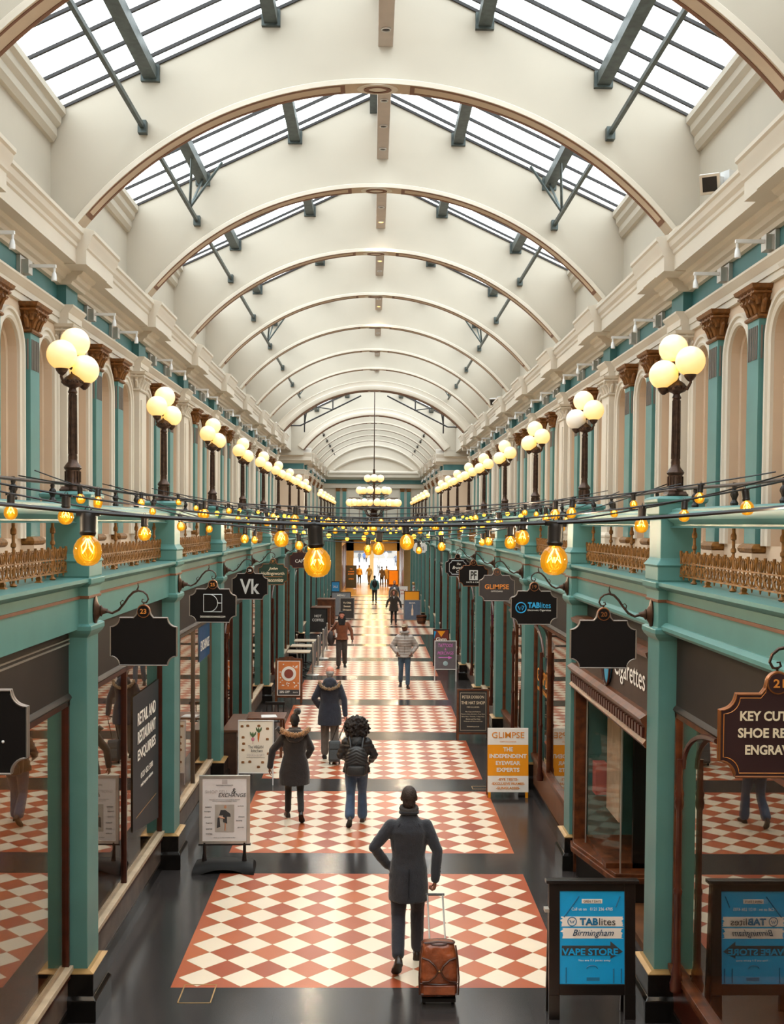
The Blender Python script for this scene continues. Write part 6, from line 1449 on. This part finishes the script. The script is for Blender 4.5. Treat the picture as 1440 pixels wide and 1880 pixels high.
for q in (-1, 1):
    b.tube([(q*.150, -.128, .43), (q*.09, -.155, .415), (q*.035, -.168, .365), (q*.012, -.172, .32), (q*.035, -.170, .27), (q*.09, -.162, .225), (q*.15, -.148, .215)], [.010]*7, n=6)
b.box(-.012, .012, -.180, -.165, .305, .335)
tilt(b.build('carry_strap', leadark, r, True)); MB_ = MB(); MB_.sphere((0, -.182, .32), .009, 8, 6); tilt(MB_.build('brass_stud', goldtrim, r, True))
b = MB(); b.box(-.14, .14, -.152, -.14, .10, .185); tilt(b.build('front_pocket', lea, r, bevel=.01))
b = MB()
for q in (-.072, .072): b.tube([(q, .09, .50), (q, .50, .89)], .008, n=8)
tilt(b.build('telescopic_rod', alu, r, True)); b = MB(); b.tube([(-.09, .50, .89), (.09, .50, .89)], .013, n=8); tilt(b.build('grip', black, r, True)); r.scale = (1.06, 1.06, 1.0)
for q in (-1, 1):
    b = MB(); b.lathe([(.001, -.014), (.035, -.014), (.035, .014), (.001, .014)], n=16); o = b.build('wheel', black, r, True, ang=40); o.rotation_euler = (0, rad(90), 0); o.location = (q*.13, -.01, .036)
b = MB(); b.box(-.15, .15, -.09, .06, .035, .07); b.build('chassis', darkmetal, r)
# grey case
r = tag(empty('trolley_case', (-.71, 20.4, 0), 0), 'small grey rolling suitcase with a dark pull handle, pulled by the grey-haired man', 'luggage')
gm = pm('grey_luggage_fabric', '#41474b', .6, bump=.2)
b = MB(); b.box(-.11, .11, -.14, .12, .05, .44); tilt(b.build('shell', gm, r, bevel=.03)); b = MB(); b.box(-.09, .09, -.16, -.14, .09, .26); b.box(-.09, .09, -.155, -.14, .29, .40); tilt(b.build('pocket', gm, r, bevel=.012)); b = MB()
for q in (-.06, .06): b.tube([(q, .08, .42), (q+.16, .26, .86)], .009, n=6)
b.tube([(.09, .26, .86), (.23, .26, .86)], .013, n=6); tilt(b.build('pull_handle', darkmetal, r, True))
for q in (-1, 1): b = MB(); b.lathe([(.001, -.014), (.03, -.014), (.03, .014), (.001, .014)], n=14); o = b.build('wheel', black, r, True, ang=40); o.rotation_euler = (0, rad(90), 0); o.location = (q*.09, 0, .031)
# backpack worn by the curly haired woman
r = tag(empty('backpack', (-.24, 16.3, 0)), 'black quilted backpack worn over the puffer jacket of the curly-haired woman', 'backpack')
bm_ = pm('black_quilted_nylon', '#26272a', .4, bump=.15); b = MB(); rg = []
for z, hw_, hd in ((.80, .13, .05), (.83, .16, .075), (1.0, .165, .085), (1.12, .15, .08), (1.20, .11, .06), (1.235, .06, .03)):
    rg.append([(hw_*(abs(cos(t))**.6)*(1 if cos(t) > 0 else -1), -.235+hd*(abs(sin(t))**.6)*(1 if sin(t) > 0 else -1), z) for t in [i*pi/12 for i in range(24)]])
b.loft(rg); remesh([b], .009, 'pack_body', bm_, r, disp=lambda c: .007*abs(sin((c.z+abs(c.x)*.5)*pi/.045)) if c.z > .98 else 0)
b = MB(); rg = []
for z, hw_, hd in ((.81, .11, .02), (.83, .13, .04), (.93, .13, .045), (.96, .11, .03)): rg.append([(hw_*(abs(cos(t))**.6)*(1 if cos(t) > 0 else -1), -.315+hd*(abs(sin(t))**.6)*(1 if sin(t) > 0 else -1), z) for t in [i*pi/12 for i in range(24)]])
b.loft(rg); b.build('front_pocket', bm_, r, True); b = MB()
for q in (-1, 1): b.tube([(q*.08, -.22, 1.19), (q*.10, -.16, 1.33), (q*.115, -.05, 1.40), (q*.12, .08, 1.34), (q*.14, .14, 1.18)], .014, n=6)
b.tube([(-.03, -.24, 1.22), (0, -.25, 1.27), (.03, -.24, 1.22)], .008, n=6); b.build('shoulder_strap', bm_, r, True)
# dark shoulder bag of the man in brown
r = tag(empty('shoulder_bag', (-1.30, 34.0, 0)), 'dark grey bag carried under the arm of the man in the rust jacket', 'bag')
b = MB(); b.sphere((0, 0, .93), (.12, .20, .24), 14, 10); o = remesh([b], .015, 'bag_body', pm('dark_bag_cloth', '#3b3230', .8, bump=.3), r); MB().tube([(0, 0, 1.15), (.1, -.05, 1.30), (.2, -.04, 1.43)], .014, n=6).build('strap', darkmetal, r, True)
r = tag(empty('paper_cup', (-1.14, 33.84, .98)), 'white paper cup held by the man in the rust jacket', 'cup'); MB().lathe([(.001, 0), (.028, 0), (.038, .11), (.001, .11)], n=14).build('cup_body', white, r, True, ang=40); MB().lathe([(.001, .11), (.04, .11), (.038, .122), (.001, .122)], n=14).build('lid', white, r)
r = tag(empty('backpack', (.12, 68.3, ground(68.3))), 'dark backpack on the person in the teal jacket', 'backpack'); b = MB(); b.sphere((0, -.14, 1.2), (.16, .11, .25), 14, 10); b.build('pack_body', darkmetal, r, True)
